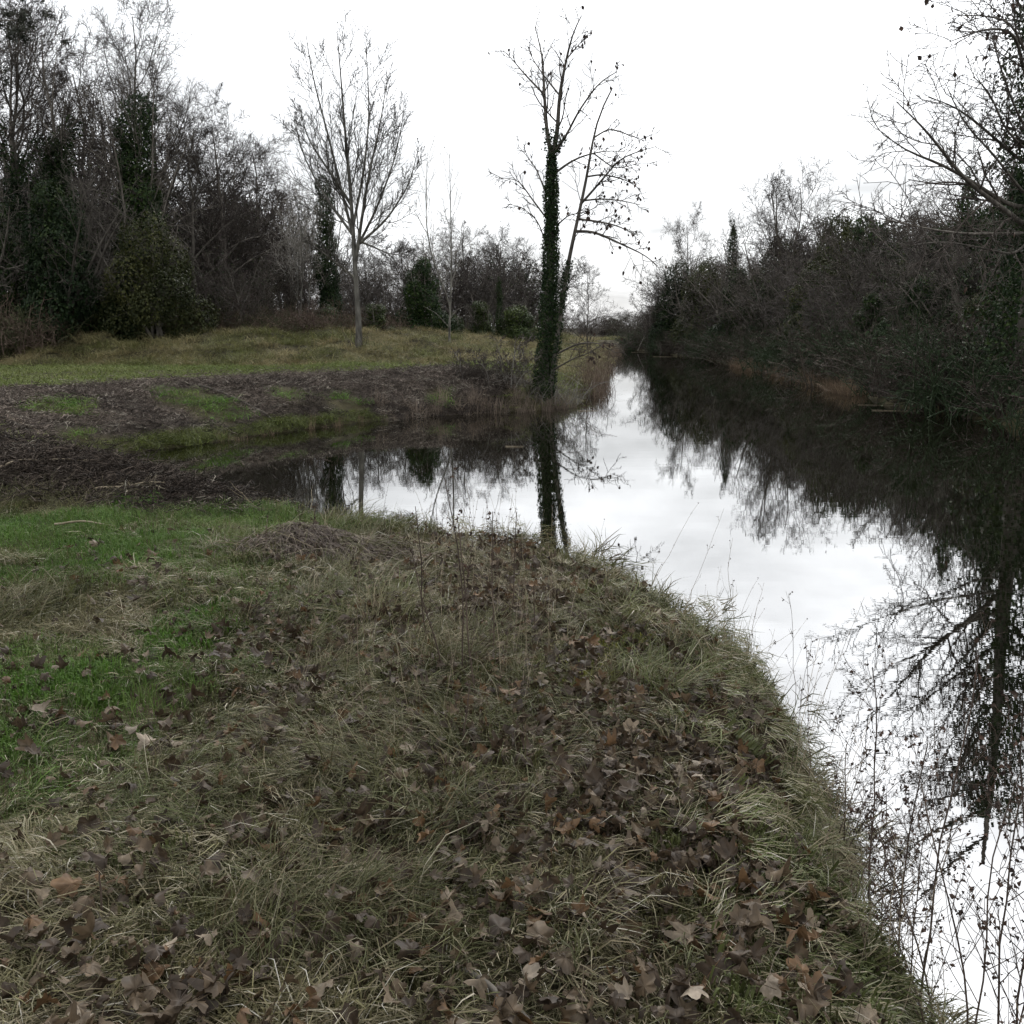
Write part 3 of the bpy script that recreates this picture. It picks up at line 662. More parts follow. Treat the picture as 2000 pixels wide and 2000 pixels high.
# far river bank, from the far corner to the picture edge
B_, V_, W_ = BARE, IVYB, SHRB
right = [
 ('leafy_shrub', 'leafy bush leaning over the water at the far wooded corner', S_, W_[1], 1285, 530, 100, .2, .9),
 ('ivy_bush', 'dark ivy bush forming the far wooded corner', S_, V_[0], 1318, 500, 98, .9, .7),
 ('bare_tree', 'rounded bare tree above the far wooded corner', T_, B_[3], 1345, 432, 101, 1.6, .8),
 ('ivy_bush', 'square topped dark green ivy bush just past the corner', S_, V_[1], 1375, 505, 88, 2.3, .75),
 ('ivied_snag', 'crooked ivied snag standing out against the sky', T_, BIVY[2], 1432, 392, 84, 3.0, .8),
 ('ivy_bush', 'tall green ivy bush below the crooked snag', S_, V_[2], 1440, 510, 76, .7, .8),
 ('twig_thicket', 'grey twiggy thicket between snag and leaf fringed tree', S_, W_[0], 1475, 470, 82, 1.4, 1.0),
 ('bare_tree', 'airy tree with some leaves left, tallest along the middle of the far bank', T_, B_[2], 1530, 325, 72, 2.1, 1.0),
 ('twig_thicket', 'brown thicket under the airy tree', S_, W_[3], 1530, 450, 67, 2.8, 1.1),
 ('ivy_bush', 'green ivy bush under the airy tree near the water', S_, V_[0], 1500, 540, 68, 3.5, .7),
 ('twig_thicket', 'purple grey thicket beside the brown one', S_, W_[2], 1590, 455, 62, 4.2, 1.0),
 ('ivy_bush', 'ivy crowned bush, first of two dark heads on the skyline', S_, V_[1], 1630, 402, 60, 4.9, .6),
 ('ivy_bush', 'ivy crowned bush, second of two dark heads on the skyline', S_, V_[2], 1690, 400, 57, 5.6, .6),
 ('twig_thicket', 'pale grey thicket below the two dark heads', S_, W_[0], 1660, 455, 54, .3, 1.0),
 ('twig_thicket', 'purple thicket over the reed bed', S_, W_[2], 1600, 560, 52, 1.0, .9),
 ('ivy_bush', 'dark ivy bush behind the reed bed', S_, V_[2], 1560, 570, 56, 2.0, .8),
 ('twig_thicket', 'tall grey thicket past the two dark heads', S_, W_[3], 1750, 410, 50, 1.7, 1.1),
 ('bare_tree', 'bushy bare tree on the skyline before the ivied snags', T_, B_[1], 1790, 375, 54, 3.1, .9),
 ('twig_thicket', 'dense brown thicket behind the end of the reed bed', S_, W_[0], 1720, 520, 45, 2.4, 1.1),
 ('twig_thicket', 'thicket with few leaves under the bushy skyline tree', S_, W_[1], 1800, 450, 46, 3.1, 1.1),
 ('ivied_snag', 'ivied snag with upright arms, first of the pair', T_, BIVY[2], 1880, 270, 45, 3.8, 1.0),
 ('ivied_snag', 'ivied snag with upright arms, second of the pair', T_, BIVY[2], 1950, 250, 44, 5.5, 1.0),
 ('twig_thicket', 'tall twiggy thicket below the ivied snags', S_, W_[2], 1890, 380, 43, 4.5, 1.1),
 ('ivy_bush', 'dark ivy bush low under the thicket with few leaves', S_, V_[3], 1820, 540, 42, 5.2, .9),
 ('twig_thicket', 'thicket with drooping pale stems over the water', S_, W_[3], 1780, 590, 38.5, 5.9, 1.0),
 ('twig_thicket', 'dark thicket behind the overhanging tree', S_, W_[0], 1960, 400, 40, .4, 1.2),
 ('ivy_bush', 'large dark ivy mass behind the overhanging tree', S_, V_[0], 2010, 420, 38, 1.1, 1.0),
 ('ivy_bush', 'dark ivy bush low by the bank before the overhanging tree', S_, V_[1], 1910, 560, 36, 1.8, .9),
 ('twig_thicket', 'low dark thicket on the bank near the picture edge', S_, W_[1], 1860, 620, 34, 2.5, 1.1),
 ('twig_thicket', 'low thicket beside the foot of the overhanging tree', S_, W_[2], 1960, 610, 31, 3.2, 1.1),
 ('ivy_bush', 'ivy bush at the foot of the overhanging tree', S_, V_[2], 2030, 560, 30.5, 3.9, 1.0),
 ('twig_thicket', 'tall thicket beyond the picture edge by the overhanging tree', S_, W_[3], 2110, 420, 33, 4.6, 1.1),
 ('ivy_bush', 'tall ivy bush beyond the picture edge', S_, V_[3], 2150, 380, 36, 5.3, 1.1),
 ('ivy_bush', 'dark ivy bush hanging over the water past the reed bed', S_, V_[2], 1700, 560, 44, .6, 1.0),
 ('ivy_bush', 'ivy bush midway along the dark bank between reed bed and overhanging tree', S_, V_[0], 1790, 520, 41, 1.6, 1.0),
 ('ivy_bush', 'ivy draped bush before the pair of ivied snags', S_, V_[0], 1880, 500, 39, 2.6, 1.0),
 ('ivy_bush', 'broad ivy bush high over the reed bed', S_, V_[3], 1610, 495, 56, 3.6, .9),
 ('ivy_bush', 'ivy bush under the bushy skyline tree', S_, V_[0], 1760, 450, 50, 4.6, .9),
 ('ivy_bush', 'ivy bush beneath the grey thicket by the snag', S_, V_[2], 1490, 520, 74, 5.6, .9),
 ('ivy_bush', 'tall ivy mass rising behind the first ivied snag', S_, V_[0], 1835, 405, 45, .9, .75),
 ('ivy_bush', 'tall ivy mass rising between the two ivied snags', S_, V_[2], 1905, 380, 42, 1.9, .8),
 ('ivy_bush', 'tall dark ivy mass beside the overhanging trunk', S_, V_[0], 1975, 350, 39.5, 2.9, .75),
 ('ivy_bush', 'tall dark ivy mass just outside the picture behind the overhanging trunk', S_, V_[2], 2050, 330, 37, 3.9, .85),
 ('bare_tree', 'bare tree beyond the picture edge behind the overhanging tree', T_, BIVY[1], 2130, 130, 40, .6, .9),
]
for nm, lb, ct, pr, u, vt, Y, ro, wd in right: put(nm, lb, ct, pr, u, vt, Y, ro, GR, wd)

# ------------------------------------------------------------------ the tall vase shaped bare tree on the meadow
def smooth_line(px, n=14):
    P = np.asarray(px, float); t = np.r_[0, np.cumsum(np.linalg.norm(np.diff(P, axis=0), axis=1))]
    tt = np.linspace(0, t[-1], n)
    Q = np.stack([np.interp(tt, t, P[:, k]) for k in range(3)], 1)
    for _ in range(2): Q[1:-1] = .25 * Q[:-2] + .5 * Q[1:-1] + .25 * Q[2:]
    return Q
def limb(pix, r0, r1, base, n=14):
    """pix: (u, v, depth) control points -> branch in the tree's own space"""
    Q = smooth_line([at(u, v, y) for u, v, y in pix], n) - base
    return Br(Q[None], np.linspace(r0, r1, n)[None])
def merge(*b):
    return Br(np.concatenate([q.p for q in b]), np.concatenate([q.r for q in b]))
hb = hit(700, 686); YB = hb[1]
rng = np.random.default_rng(55)
base = hb.copy()
vt = obj('bare_tree', None, None, hb)
tag(vt, 'tall vase shaped bare tree with pale trunk standing alone on the meadow', 'tree')
y0 = YB
tr = limb([(700, 690, y0), (703, 640, y0), (694, 540, y0), (690, 450, y0), (682, 340, y0), (672, 240, y0), (666, 150, y0), (658, 60, y0)], .115, .012, base, 16)
tr.r[0, :2] *= (1.3, 1.1)
L1 = [limb([(695, 510, y0), (706, 430, y0 - .3), (722, 330, y0 - .6), (742, 250, y0 - .7), (755, 160, y0 - .8)], .075, .012, base),
      limb([(692, 470, y0), (664, 360, y0 + .3), (640, 260, y0 + .6), (610, 150, y0 + .8), (598, 70, y0 + .9)], .062, .012, base),
      limb([(694, 490, y0), (735, 410, y0 + .4), (772, 310, y0 + .9), (790, 215, y0 + 1.0)], .06, .012, base),
      limb([(690, 440, y0), (712, 330, y0 + .5), (722, 220, y0 + .9), (715, 90, y0 + 1.0)], .055, .01, base),
      limb([(686, 400, y0), (640, 330, y0 - .5), (600, 270, y0 - .8), (585, 210, y0 - 1)], .06, .01, base),
      limb([(697, 480, y0), (755, 430, y0 - .7), (800, 360, y0 - 1.2), (816, 295, y0 - 1.3)], .06, .01, base),
      limb([(690, 460, y0), (635, 385, y0 + .6), (592, 305, y0 + 1.0), (575, 235, y0 + 1.2)], .06, .01, base),
      limb([(697, 545, y0), (640, 500, y0 - .3), (600, 470, y0 - .6)], .045, .008, base),
      limb([(700, 470, y0), (770, 500, y0 + .3), (800, 490, y0 + .6)], .04, .008, base)]
A = merge(*L1)
A2 = merge(A, limb([(690, 450, y0), (682, 340, y0), (672, 240, y0), (666, 150, y0), (658, 60, y0)], .09, .015, base))
Bq = grow(A2, 12, rng, .08, .97, (22, 48), (.28, .5), 9, .09, .07, .4, .4, .010, None, .6)
Cq = grow(Bq, 8, rng, .1, .97, (22, 48), (.35, .6), 6, .09, .08, .6, .6, .0086, None, .5)
Dq = grow(Cq, 5, rng, .1, .95, (22, 48), (.4, .7), 4, .09, .09, .75, .7, .0074, None, .4)
obj('trunk', mk('trunk', *tubes([(tr, 10)], rng), M_BARK_PALE, True), vt)
for b in L1: obj('limb', mk('limb', *tubes([(b, 6)], rng), M_BARK_PALE, True), vt)
M_TW2 = bark_mat('twig_grey', (.045, .04, .034), (.095, .087, .077), 1.5)
obj('crown', mk('crown', *tubes([(Bq, 4), (Cq, 3), (Dq, 3)], rng), M_TW2), vt)
sh = curve(np.c_[rng.normal(size=(16, 2)) * .2, np.zeros(16)], np.c_[rng.normal(size=(16, 2)) * .35, np.ones(16)], rng.uniform(.5, 1.3, 16), 5, rng, 0, .1)
obj('shoots', mk('shoots', *tubes([(Br(sh, np.linspace(.012, .004, 5)[None].repeat(16, 0)), 3)], rng), M_TWIG), vt)

hs = hit(878, 672); base = hs.copy(); y0 = hs[1]; rng = np.random.default_rng(56)
sp = obj('sapling', None, None, hs); tag(sp, 'thin pale forked sapling between the vase shaped tree and the twin trunk tree', 'tree')
l1 = limb([(878, 676, y0), (877, 620, y0), (881, 590, y0), (882, 500, y0), (880, 400, y0), (878, 300, y0)], .055, .008, base)
l2 = limb([(879, 600, y0), (868, 560, y0 - .2), (848, 520, y0 - .3), (832, 450, y0 - .3), (832, 380, y0 - .3), (835, 290, y0 - .2)], .04, .007, base)
Bq = grow(merge(l1, l2), 16, rng, .3, .98, (18, 38), (.12, .26), 6, .12, .08, .5, .4, .008, None, .4)
Cq = grow(Bq, 6, rng, .15, 1, (18, 45), (.3, .55), 4, .1, .1, .6, .5, .006)
l3 = limb([(878, 625, y0), (892, 605, y0 - .2), (908, 598, y0 - .3)], .03, .006, base)
l4 = limb([(878, 640, y0), (850, 610, y0 - .2), (826, 598, y0 - .3)], .02, .006, base)
obj('trunk', mk('trunk', *tubes([(merge(l1, l2), 7), (merge(l3, l4), 5)], rng), M_BARK_PALE, True), sp)
obj('crown', mk('crown', *tubes([(Bq, 4), (Cq, 3)], rng), M_TWIG_PALE), sp)

# ------------------------------------------------------------------ hanging dry leaves shared by the big trees
def dry_leaf(seed, s=.13):
    rng = np.random.default_rng(seed)
    n = 4; V = []
    for k in range(n + 1):
        t = k / n; w = math.sin(math.pi * min(1, .12 + t * .86)) * .33 * s * rng.uniform(.8, 1.2)
        x = math.sin(t * 2.2) * .12 * s; V += [(x - .02 * s, -w, -t * s), (x + .10 * s * math.sin(3 * t), 0, -t * s * 1.03), (x - .02 * s, w, -t * s * .97)]
    F = []
    for k in range(n):
        for j in (0, 1): F.append((k * 3 + j, k * 3 + j + 1, k * 3 + j + 4, k * 3 + j + 3))
    return mk('leaf', np.array(V), np.array(F), M_DRY, True, np.full(len(V), rng.random()))
DRY = [dry_leaf(k) for k in range(6)]
def hang(points, parent, rng, s=(.7, 1.5)):
    for p in points:
        o = obj('leaf', DRY[rng.integers(6)], parent, p)
        o.rotation_euler = (rng.normal() * .35, rng.normal() * .35, rng.random() * 6.28); q = rng.uniform(*s); o.scale = (q, q * 1.1, q)

# ------------------------------------------------------------------ twin trunk ivied tree on the river bank
YC = 30.6
base = np.array([at(1062, 772, YC)[0], YC, 0.0]); base[2] = float(H(base[:1], base[1:2])[0]) - .1
rng = np.random.default_rng(77)
ct = obj('ivied_tree', None, None, base); tag(ct, 'tall twin trunk tree clad in dark ivy at the water edge, dry leaves hanging', 'tree')
Y = YC
main = limb([(1058, 782, Y), (1062, 740, Y), (1070, 640, Y), (1076, 500, Y), (1077, 400, Y), (1078, 298, Y)], .165, .085, base, 16)
main.r[0, :3] *= (1.5, 1.25, 1.1)
second = limb([(1072, 778, Y - .15), (1082, 710, Y - .2), (1093, 620, Y - .2), (1110, 510, Y - .2), (1130, 420, Y - .25), (1146, 350, Y - .3), (1158, 270, Y - .3), (1167, 220, Y - .3), (1196, 172, Y - .4)], .085, .018, base, 18)
limbs = [limb([(1077, 305, Y), (1068, 262, Y), (1063, 182, Y + .1), (1060, 110, Y + .2), (1045, 52, Y + .3)], .07, .012, base),
         limb([(1079, 305, Y), (1089, 262, Y), (1092, 186, Y - .2), (1106, 116, Y - .3), (1119, 60, Y - .4), (1136, 30, Y - .4)], .075, .012, base),
         limb([(1082, 300, Y), (1108, 262, Y - .4), (1128, 220, Y - .6), (1170, 160, Y - .9), (1205, 140, Y - 1)], .045, .01, base),
         limb([(1063, 185, Y), (1022, 142, Y + .3), (1000, 115, Y + .4), (982, 98, Y + .5)], .03, .008, base),
         limb([(1091, 184, Y), (1060, 145, Y - .3), (1040, 115, Y - .4), (1030, 90, Y - .5)], .025, .008, base),
         limb([(1106, 116, Y - .3), (1128, 90, Y - .5), (1150, 65, Y - .6)], .02, .007, base),
         limb([(1088, 335, Y), (1115, 315, Y - .4), (1140, 304, Y - .6), (1182, 294, Y - .9), (1220, 296, Y - 1)], .035, .009, base),
         limb([(1133, 400, Y - .2), (1160, 370, Y - .6), (1212, 308, Y - 1.1), (1250, 295, Y - 1.3), (1282, 286, Y - 1.4)], .04, .008, base),
         limb([(1130, 428, Y - .2), (1165, 432, Y - .5), (1204, 440, Y - .8), (1246, 460, Y - 1)], .035, .008, base),
         limb([(1124, 452, Y - .2), (1160, 452, Y - .7), (1212, 476, Y - 1.2), (1262, 499, Y - 1.6), (1285, 520, Y - 1.8)], .045, .009, base),
         limb([(1138, 392, Y - .2), (1175, 388, Y + .2), (1215, 392, Y + .4), (1250, 400, Y + .5)], .03, .008, base),
         limb([(1147, 345, Y - .3), (1178, 340, Y - .5), (1225, 352, Y - .6), (1250, 370, Y - .7)], .028, .008, base),
         limb([(1158, 270, Y - .3), (1190, 250, Y - .2), (1225, 262, Y - .1), (1262, 276, Y)], .025, .007, base),
         limb([(1160, 300, Y - .3), (1200, 330, Y + .1), (1255, 318, Y + .4)], .022, .007, base),
         limb([(1070, 430, Y), (1040, 390, Y - .3), (1012, 350, Y - .5), (975, 347, Y - .6)], .028, .007, base),
         limb([(1068, 480, Y), (1050, 430, Y + .3), (1020, 405, Y + .5), (992, 398, Y + .6)], .022, .007, base),
         limb([(1067, 380, Y), (1048, 330, Y + .4), (1025, 300, Y + .6), (1012, 285, Y + .7)], .025, .007, base),
         limb([(1088, 440, Y), (1110, 420, Y - .6), (1140, 415, Y - .9), (1165, 405, Y - 1.1)], .025, .007, base),
         limb([(1066, 540, Y), (1040, 520, Y - .3), (1010, 500, Y - .5)], .018, .006, base),
         # low branches over the water
         limb([(1090, 690, Y - .3), (1125, 672, Y - 1.0), (1165, 668, Y - 1.6), (1205, 690, Y - 2.2)], .03, .008, base),
         limb([(1085, 720, Y - .3), (1120, 700, Y - .8), (1150, 690, Y - 1.2), (1180, 670, Y - 1.5)], .025, .007, base)]
Lm = merge(*limbs)
Bq = grow(Lm, 11, rng, .15, 1.0, (22, 55), (.14, .36), 6, .05, .14, .42, .5, .0095, None, .3)
B2 = grow(second, 7, rng, .45, 1.0, (30, 60), (.08, .14), 6, .05, .14, .3, .4, .009, None, .3)
Bm = merge(Bq, B2)
Cq = grow(Bm, 5, rng, .2, 1.0, (25, 60), (.3, .65), 4, .02, .18, .6, .6, .0085, None, .2)
obj('trunk', mk('trunk', *tubes([(main, 12)], rng), M_BARK, True), ct)
o2 = obj('second_trunk', mk('second_trunk', *tubes([(second, 9)], rng), M_BARK, True), ct)
for b in limbs: obj('limb', mk('limb', *tubes([(b, 6)], rng), M_BARK, True), ct)
crown = obj('crown', mk('crown', *tubes([(Bm, 4), (Cq, 3)], rng), M_TWIG), ct)
obj('ivy', ivy_on(main, rng, 11000, .075, .068, 0, .99, M_IVY, .02), ct)
obj('ivy', ivy_on(second, rng, 1700, .045, .065, 0, .45, M_IVY, .0), ct)
obj('ivy', ivy_on(Br(Lm.p[:3], Lm.r[:3]), rng, 500, .07, .07, 0, .22, M_IVY), ct)
ends = np.concatenate([Cq.p[:, -1], Bm.p[:, -1], Bm.p[:, 3]])
ctw = ends + base
wgt = np.clip((ctw[:, 0] - .8) / 1.4, .2, 1) * np.where(ctw[:, 2] < 2.2, .5, 1)
pick = rng.choice(len(ends), 280, replace=False, p=wgt / wgt.sum())
hang(ends[pick], crown, rng, (.4, .95))
brm = curve(np.c_[rng.normal(size=(90, 2)) * (.55, .35) + (.1, -.2), np.zeros(90)], np.c_[rng.normal(size=(90, 2)) * .5, np.ones(90)], rng.uniform(.5, 1.5, 90), 6, rng, -.16, .12)
obj('shoots', mk('shoots', *tubes([(Br(brm, np.linspace(.010, .004, 6)[None].repeat(90, 0)), 3)], rng), M_TWIG_PALE), ct)

# ------------------------------------------------------------------ overhanging tree on the far bank at the picture edge
rng = np.random.default_rng(88)
base = np.array([13.2, 28.0, 0.0]); base[2] = float(H(base[:1], base[1:2])[0]) - .1
rt = obj('overhanging_tree', None, None, base); tag(rt, 'large ivied tree overhanging the river at the picture edge, branches reaching over the water', 'tree')
def wl(pts, r0, r1, n=14):
    return Br(smooth_line(np.array(pts, float) - base, n)[None], np.linspace(r0, r1, n)[None])
tk = wl([base, (13.25, 28, 3), (13.15, 27.9, 6), (13.3, 28, 9), (13.2, 28, 12.5)], .26, .05, 16)
def T3(z): return tuple(tk.p[0, int(np.clip(round(z / 12.5 * 15), 0, 15))] + base)
RL = [((2000, 439), 27.3, (1879, 348), 25.8, (1813, 257), 25.0, (1751, 199), 24.2, 4.3, .085),
      ((1992, 414), 27.4, (1846, 323), 26.2, (1755, 290), 25.4, (1722, 257), 25.0, 4.6, .07),
      ((2000, 320), 27.5, (1904, 236), 26.6, (1860, 205), 26, (1813, 190), 25.6, 6.0, .06),
      ((1985, 455), 27.0, (1890, 458), 26.0, (1821, 449), 25.2, (1718, 426), 24.0, 4.2, .05),
      ((1985, 500), 27, (1900, 480), 25.5, (1830, 470), 24.6, (1780, 480), 24, 3.8, .04),
      ((2005, 170), 27.4, (1985, 60), 26.4, (1925, 54), 25.4, (1854, 82), 24.6, 7.6, .055),
      ((2010, 120), 27.2, (1975, 40), 26.6, (1920, 30), 26.0, (1870, 30), 25.5, 8.4, .045),
      ((2000, 250), 27, (1970, 180), 26.2, (1950, 120), 25.6, (1935, 60), 25.2, 7.0, .045),
      ((2010, 300), 27, (1960, 250), 26.0, (1930, 170), 25.4, (1900, 150), 25.0, 6.5, .045),
      ((2000, 380), 27, (1940, 300), 26.4, (1880, 240), 26, (1850, 170), 25.8, 5.4, .05)]
rl = []
for a, ya, b, yb, c, yc, d, yd, z, r in RL:
    rl.append(wl([T3(z), at(*a, ya), at(*b, yb), at(*c, yc), at(*d, yd)], r, .01))
for k in range(9):     # limbs on the other sides of the trunk
    z = 5 + k * .85; an = -1.0 + k * .55; q = rng.uniform(2.2, 4.0)
    p0 = np.array(T3(z)); rl.append(wl([p0, p0 + np.array([math.cos(an) * q * .5, math.sin(an) * q * .5, .9]), p0 + np.array([math.cos(an) * q, math.sin(an) * q, 2.2])], .06, .01))
Lm = merge(*rl)
Bq = grow(Lm, 12, rng, .2, 1.0, (25, 55), (.14, .34), 6, .03, .14, .5, .5, .011, None, .3)
Cq = grow(Bq, 7, rng, .2, 1.0, (25, 60), (.3, .6), 4, .02, .18, .6, .6, .009, None, .2)
Dq = grow(Cq, 3, rng, .2, 1.0, (25, 60), (.3, .6), 3, .0, .2, .7, .6, .007, None, .2)
obj('trunk', mk('trunk', *tubes([(tk, 10)], rng), M_BARK, True), rt)
for b in rl: obj('limb', mk('limb', *tubes([(b, 6)], rng), M_BARK, True), rt)
crown = obj('crown', mk('crown', *tubes([(Bq, 4), (Cq, 3), (Dq, 3)], rng), M_TWIG), rt)
obj('ivy', ivy_on(tk, rng, 16000, .3, .10, 0, .88, M_IVY, .6), rt)
obj('ivy', ivy_on(Br(Lm.p[10:], Lm.r[10:]), rng, 1000, .08, .08, 0, .35, M_IVY, .05), rt)
ends = np.concatenate([Cq.p[:, -1], Bq.p[:, 4], Bq.p[:, 2]]); hz = ends[:, 2] + base[2]
wgt = np.where(hz > 8, 1.0, .12); hang(ends[rng.choice(len(ends), 150, replace=False, p=wgt / wgt.sum())], crown, rng, (.7, 1.25))

# evergreen whose bough hangs in at the upper corner
rng = np.random.default_rng(99)
bx_, by_ = xat(-330, 30, 1), 30.0
bz_ = float(H(np.array([bx_]), np.array([by_]))[0]) - .1; base = np.array([bx_, by_, bz_])
ev = obj('pine_tree', None, None, base); tag(ev, 'dark evergreen whose bough hangs into the upper corner above the ivied wood', 'tree')
tk = wl([base, base + (0.1, 0, 4), base + (-.1, 0, 8), base + (0, 0, 13)], .24, .06)
ctr = [at(20, 40, 29.5), at(45, 75, 29.2), at(-15, 95, 29.8), at(-60, 40, 30), at(5, 0, 29.5), at(50, 20, 29.0), at(-110, 80, 30), at(-50, -40, 30), at(-160, -10, 30), at(-230, 60, 30.5), at(-20, 115, 29.3)]
bl = [wl([base + (0, 0, 8.2), at(-200, 30, 30), at(-60, 40, 29.6), at(30, 40, 29.2)], .08, .012), wl([base + (0, 0, 7.6), at(-200, 100, 30), at(-60, 90, 29.8), at(20, 100, 29.4)], .06, .012)]
for k in range(10):
    an = 2 + k * .6; z = 6 + k * .6; p0 = base + np.array([0, 0, z]); e_ = p0 + np.array([math.cos(an) * 2.6, math.sin(an) * 2.6, .8])
    bl.append(wl([p0, (p0 + e_) / 2, e_], .06, .012)); ctr += [e_, (p0 + e_) / 2 + (0, 0, .3)]
Lm = merge(*bl); Bq = grow(Lm, 10, rng, .4, 1, (25, 60), (.15, .3), 5, .02, .15, .5, .4, .006); Cq = grow(Bq, 5, rng, .2, 1, (25, 60), (.3, .6), 3, .0, .15, .6, .5, .005)
obj('trunk', mk('trunk', *tubes([(tk, 9), (Lm, 6)], rng), M_BARK, True), ev)
cr = obj('crown', mk('crown', *tubes([(Bq, 4), (Cq, 3)], rng), M_TWIG), ev)
C = np.array(ctr) - base; C2 = np.repeat(C, 5, 0) + rng.normal(size=(len(C) * 5, 3)) * .33
obj('needles', leaf_cloud(C2, rng.uniform(.10, .26, len(C2)), 6500, .12, rng, .8, .2, .1, 'needles', M_CONIFER, .35), cr)

# ------------------------------------------------------------------ near bank grass
rng = np.random.default_rng(5)
def patch(name, tufts, per, rng, R=.30, length=(.1, .25), lean=(40, 85), bend=1.4, flow=.6, width=.0030, dry=.4, tight=.028, segs=3):
    """a piece of turf: several tufts of bent blades; flow = spread of directions round +x (9 = any way)"""
    q = np.sqrt(rng.random(tufts)) * R; a = rng.random(tufts) * 6.28; tc_ = np.c_[np.cos(a) * q, np.sin(a) * q]
    n = tufts * per; ti = np.repeat(np.arange(tufts), per)
    taz = rng.normal(size=tufts) * flow; tl = rng.uniform(.6, 1.3, tufts); tdry = rng.random(tufts); tsh = rng.random(tufts)
    az = taz[ti] + rng.normal(size=n) * (.55 if flow < 5 else 2.0)
    L_ = rng.uniform(*length, n) * tl[ti] * .82; le = np.radians(rng.uniform(*lean, n))
    P = np.empty((n, segs + 1, 3)); P[:, 0] = np.c_[tc_[ti] + rng.normal(size=(n, 2)) * tight, np.full(n, -.01)]
    d = np.c_[np.sin(le) * np.cos(az), np.sin(le) * np.sin(az), np.cos(le)]; b = bend * rng.uniform(.3, 1.4, n); fl = rng.uniform(.004, .04, n)
    for k in range(1, segs + 1):
        P[:, k] = P[:, k - 1] + d * (L_ / segs)[:, None]
        d = unit(d + np.c_[np.cos(az), np.sin(az), -np.ones(n) * .9] * (b / segs)[:, None] + rng.normal(size=(n, 3)) * .27)
        P[:, k, 2] = np.maximum(P[:, k, 2], fl)
    side = unit(np.c_[-np.sin(az), np.cos(az), np.zeros(n)] + rng.normal(size=(n, 3)) * .4)
    w = width * rng.uniform(.55, 1.45, n)[:, None] * np.array([1.0, .95, .7, .12])[None]
    V = np.stack([P + side[:, None] * w[..., None] * .5, P - side[:, None] * w[..., None] * .5], 2).reshape(-1, 3)
    i = np.arange(n * (segs + 1) * 2).reshape(n, segs + 1, 2)
    F = np.stack([i[:, :-1, 0], i[:, :-1, 1], i[:, 1:, 1], i[:, 1:, 0]], -1).reshape(-1, 4)
    me = mk(name, V, F, M_TURF, False, np.repeat(np.clip(tsh[ti] * .5 + rng.random(n) * .55, 0, 1), (segs + 1) * 2))
    dr = np.clip((dry - .5) * 1.2 + tdry[ti] * .55 + rng.random(n) * .5 - .05, 0, 1) if dry > .1 else rng.random(n) * .35
    at2 = me.attributes.new('dry', 'FLOAT', 'POINT'); at2.data.foreach_set('value', np.repeat(dr, (segs + 1) * 2).astype(np.float32))
    return me
M_TURF, nn, ll = mat('turf_blade')
a1 = nn.new('ShaderNodeAttribute'); a1.attribute_type = 'INSTANCER'; a1.attribute_name = 'tint'
a2 = nn.new('ShaderNodeAttribute'); a2.attribute_name = 'shade'; a3 = nn.new('ShaderNodeAttribute'); a3.attribute_name = 'dry'
rd = ramp(nn, [(0, (.05, .035, .024)), (.35, (.15, .12, .07)), (.7, (.29, .25, .165)), (.86, (.41, .37, .285)), (1, (.56, .53, .46))]); ll.new(a2.outputs['Fac'], rd.inputs[0])
mr1 = nn.new('ShaderNodeMapRange'); mr1.inputs['To Min'].default_value = .5; mr1.inputs['To Max'].default_value = 1.5; ll.new(a2.outputs['Fac'], mr1.inputs['Value'])
sc1 = nn.new('ShaderNodeVectorMath'); sc1.operation = 'SCALE'; ll.new(a1.outputs['Color'], sc1.inputs[0]); ll.new(mr1.outputs[0], sc1.inputs['Scale'])
mr2 = nn.new('ShaderNodeMapRange'); mr2.inputs['From Min'].default_value = .45; mr2.inputs['From Max'].default_value = .75; ll.new(a3.outputs['Fac'], mr2.inputs['Value'])
mxt = nn.new('ShaderNodeMix'); mxt.data_type = 'RGBA'; ll.new(mr2.outputs[0], mxt.inputs[0]); ll.new(sc1.outputs[0], mxt.inputs[6]); ll.new(rd.outputs[0], mxt.inputs[7])
pt = principled(nn, .6, .22); ll.new(mxt.outputs[2], pt.inputs['Base Color']); tt_ = nn.new('ShaderNodeBsdfTranslucent'); ll.new(mxt.outputs[2], tt_.inputs[0])
mst = nn.new('ShaderNodeMixShader'); mst.inputs[0].default_value = .22; ll.new(pt.outputs[0], mst.inputs[1]); ll.new(tt_.outputs[0], mst.inputs[2])
ot = nn.new('ShaderNodeOutputMaterial'); ll.new(mst.outputs[0], ot.inputs[0])
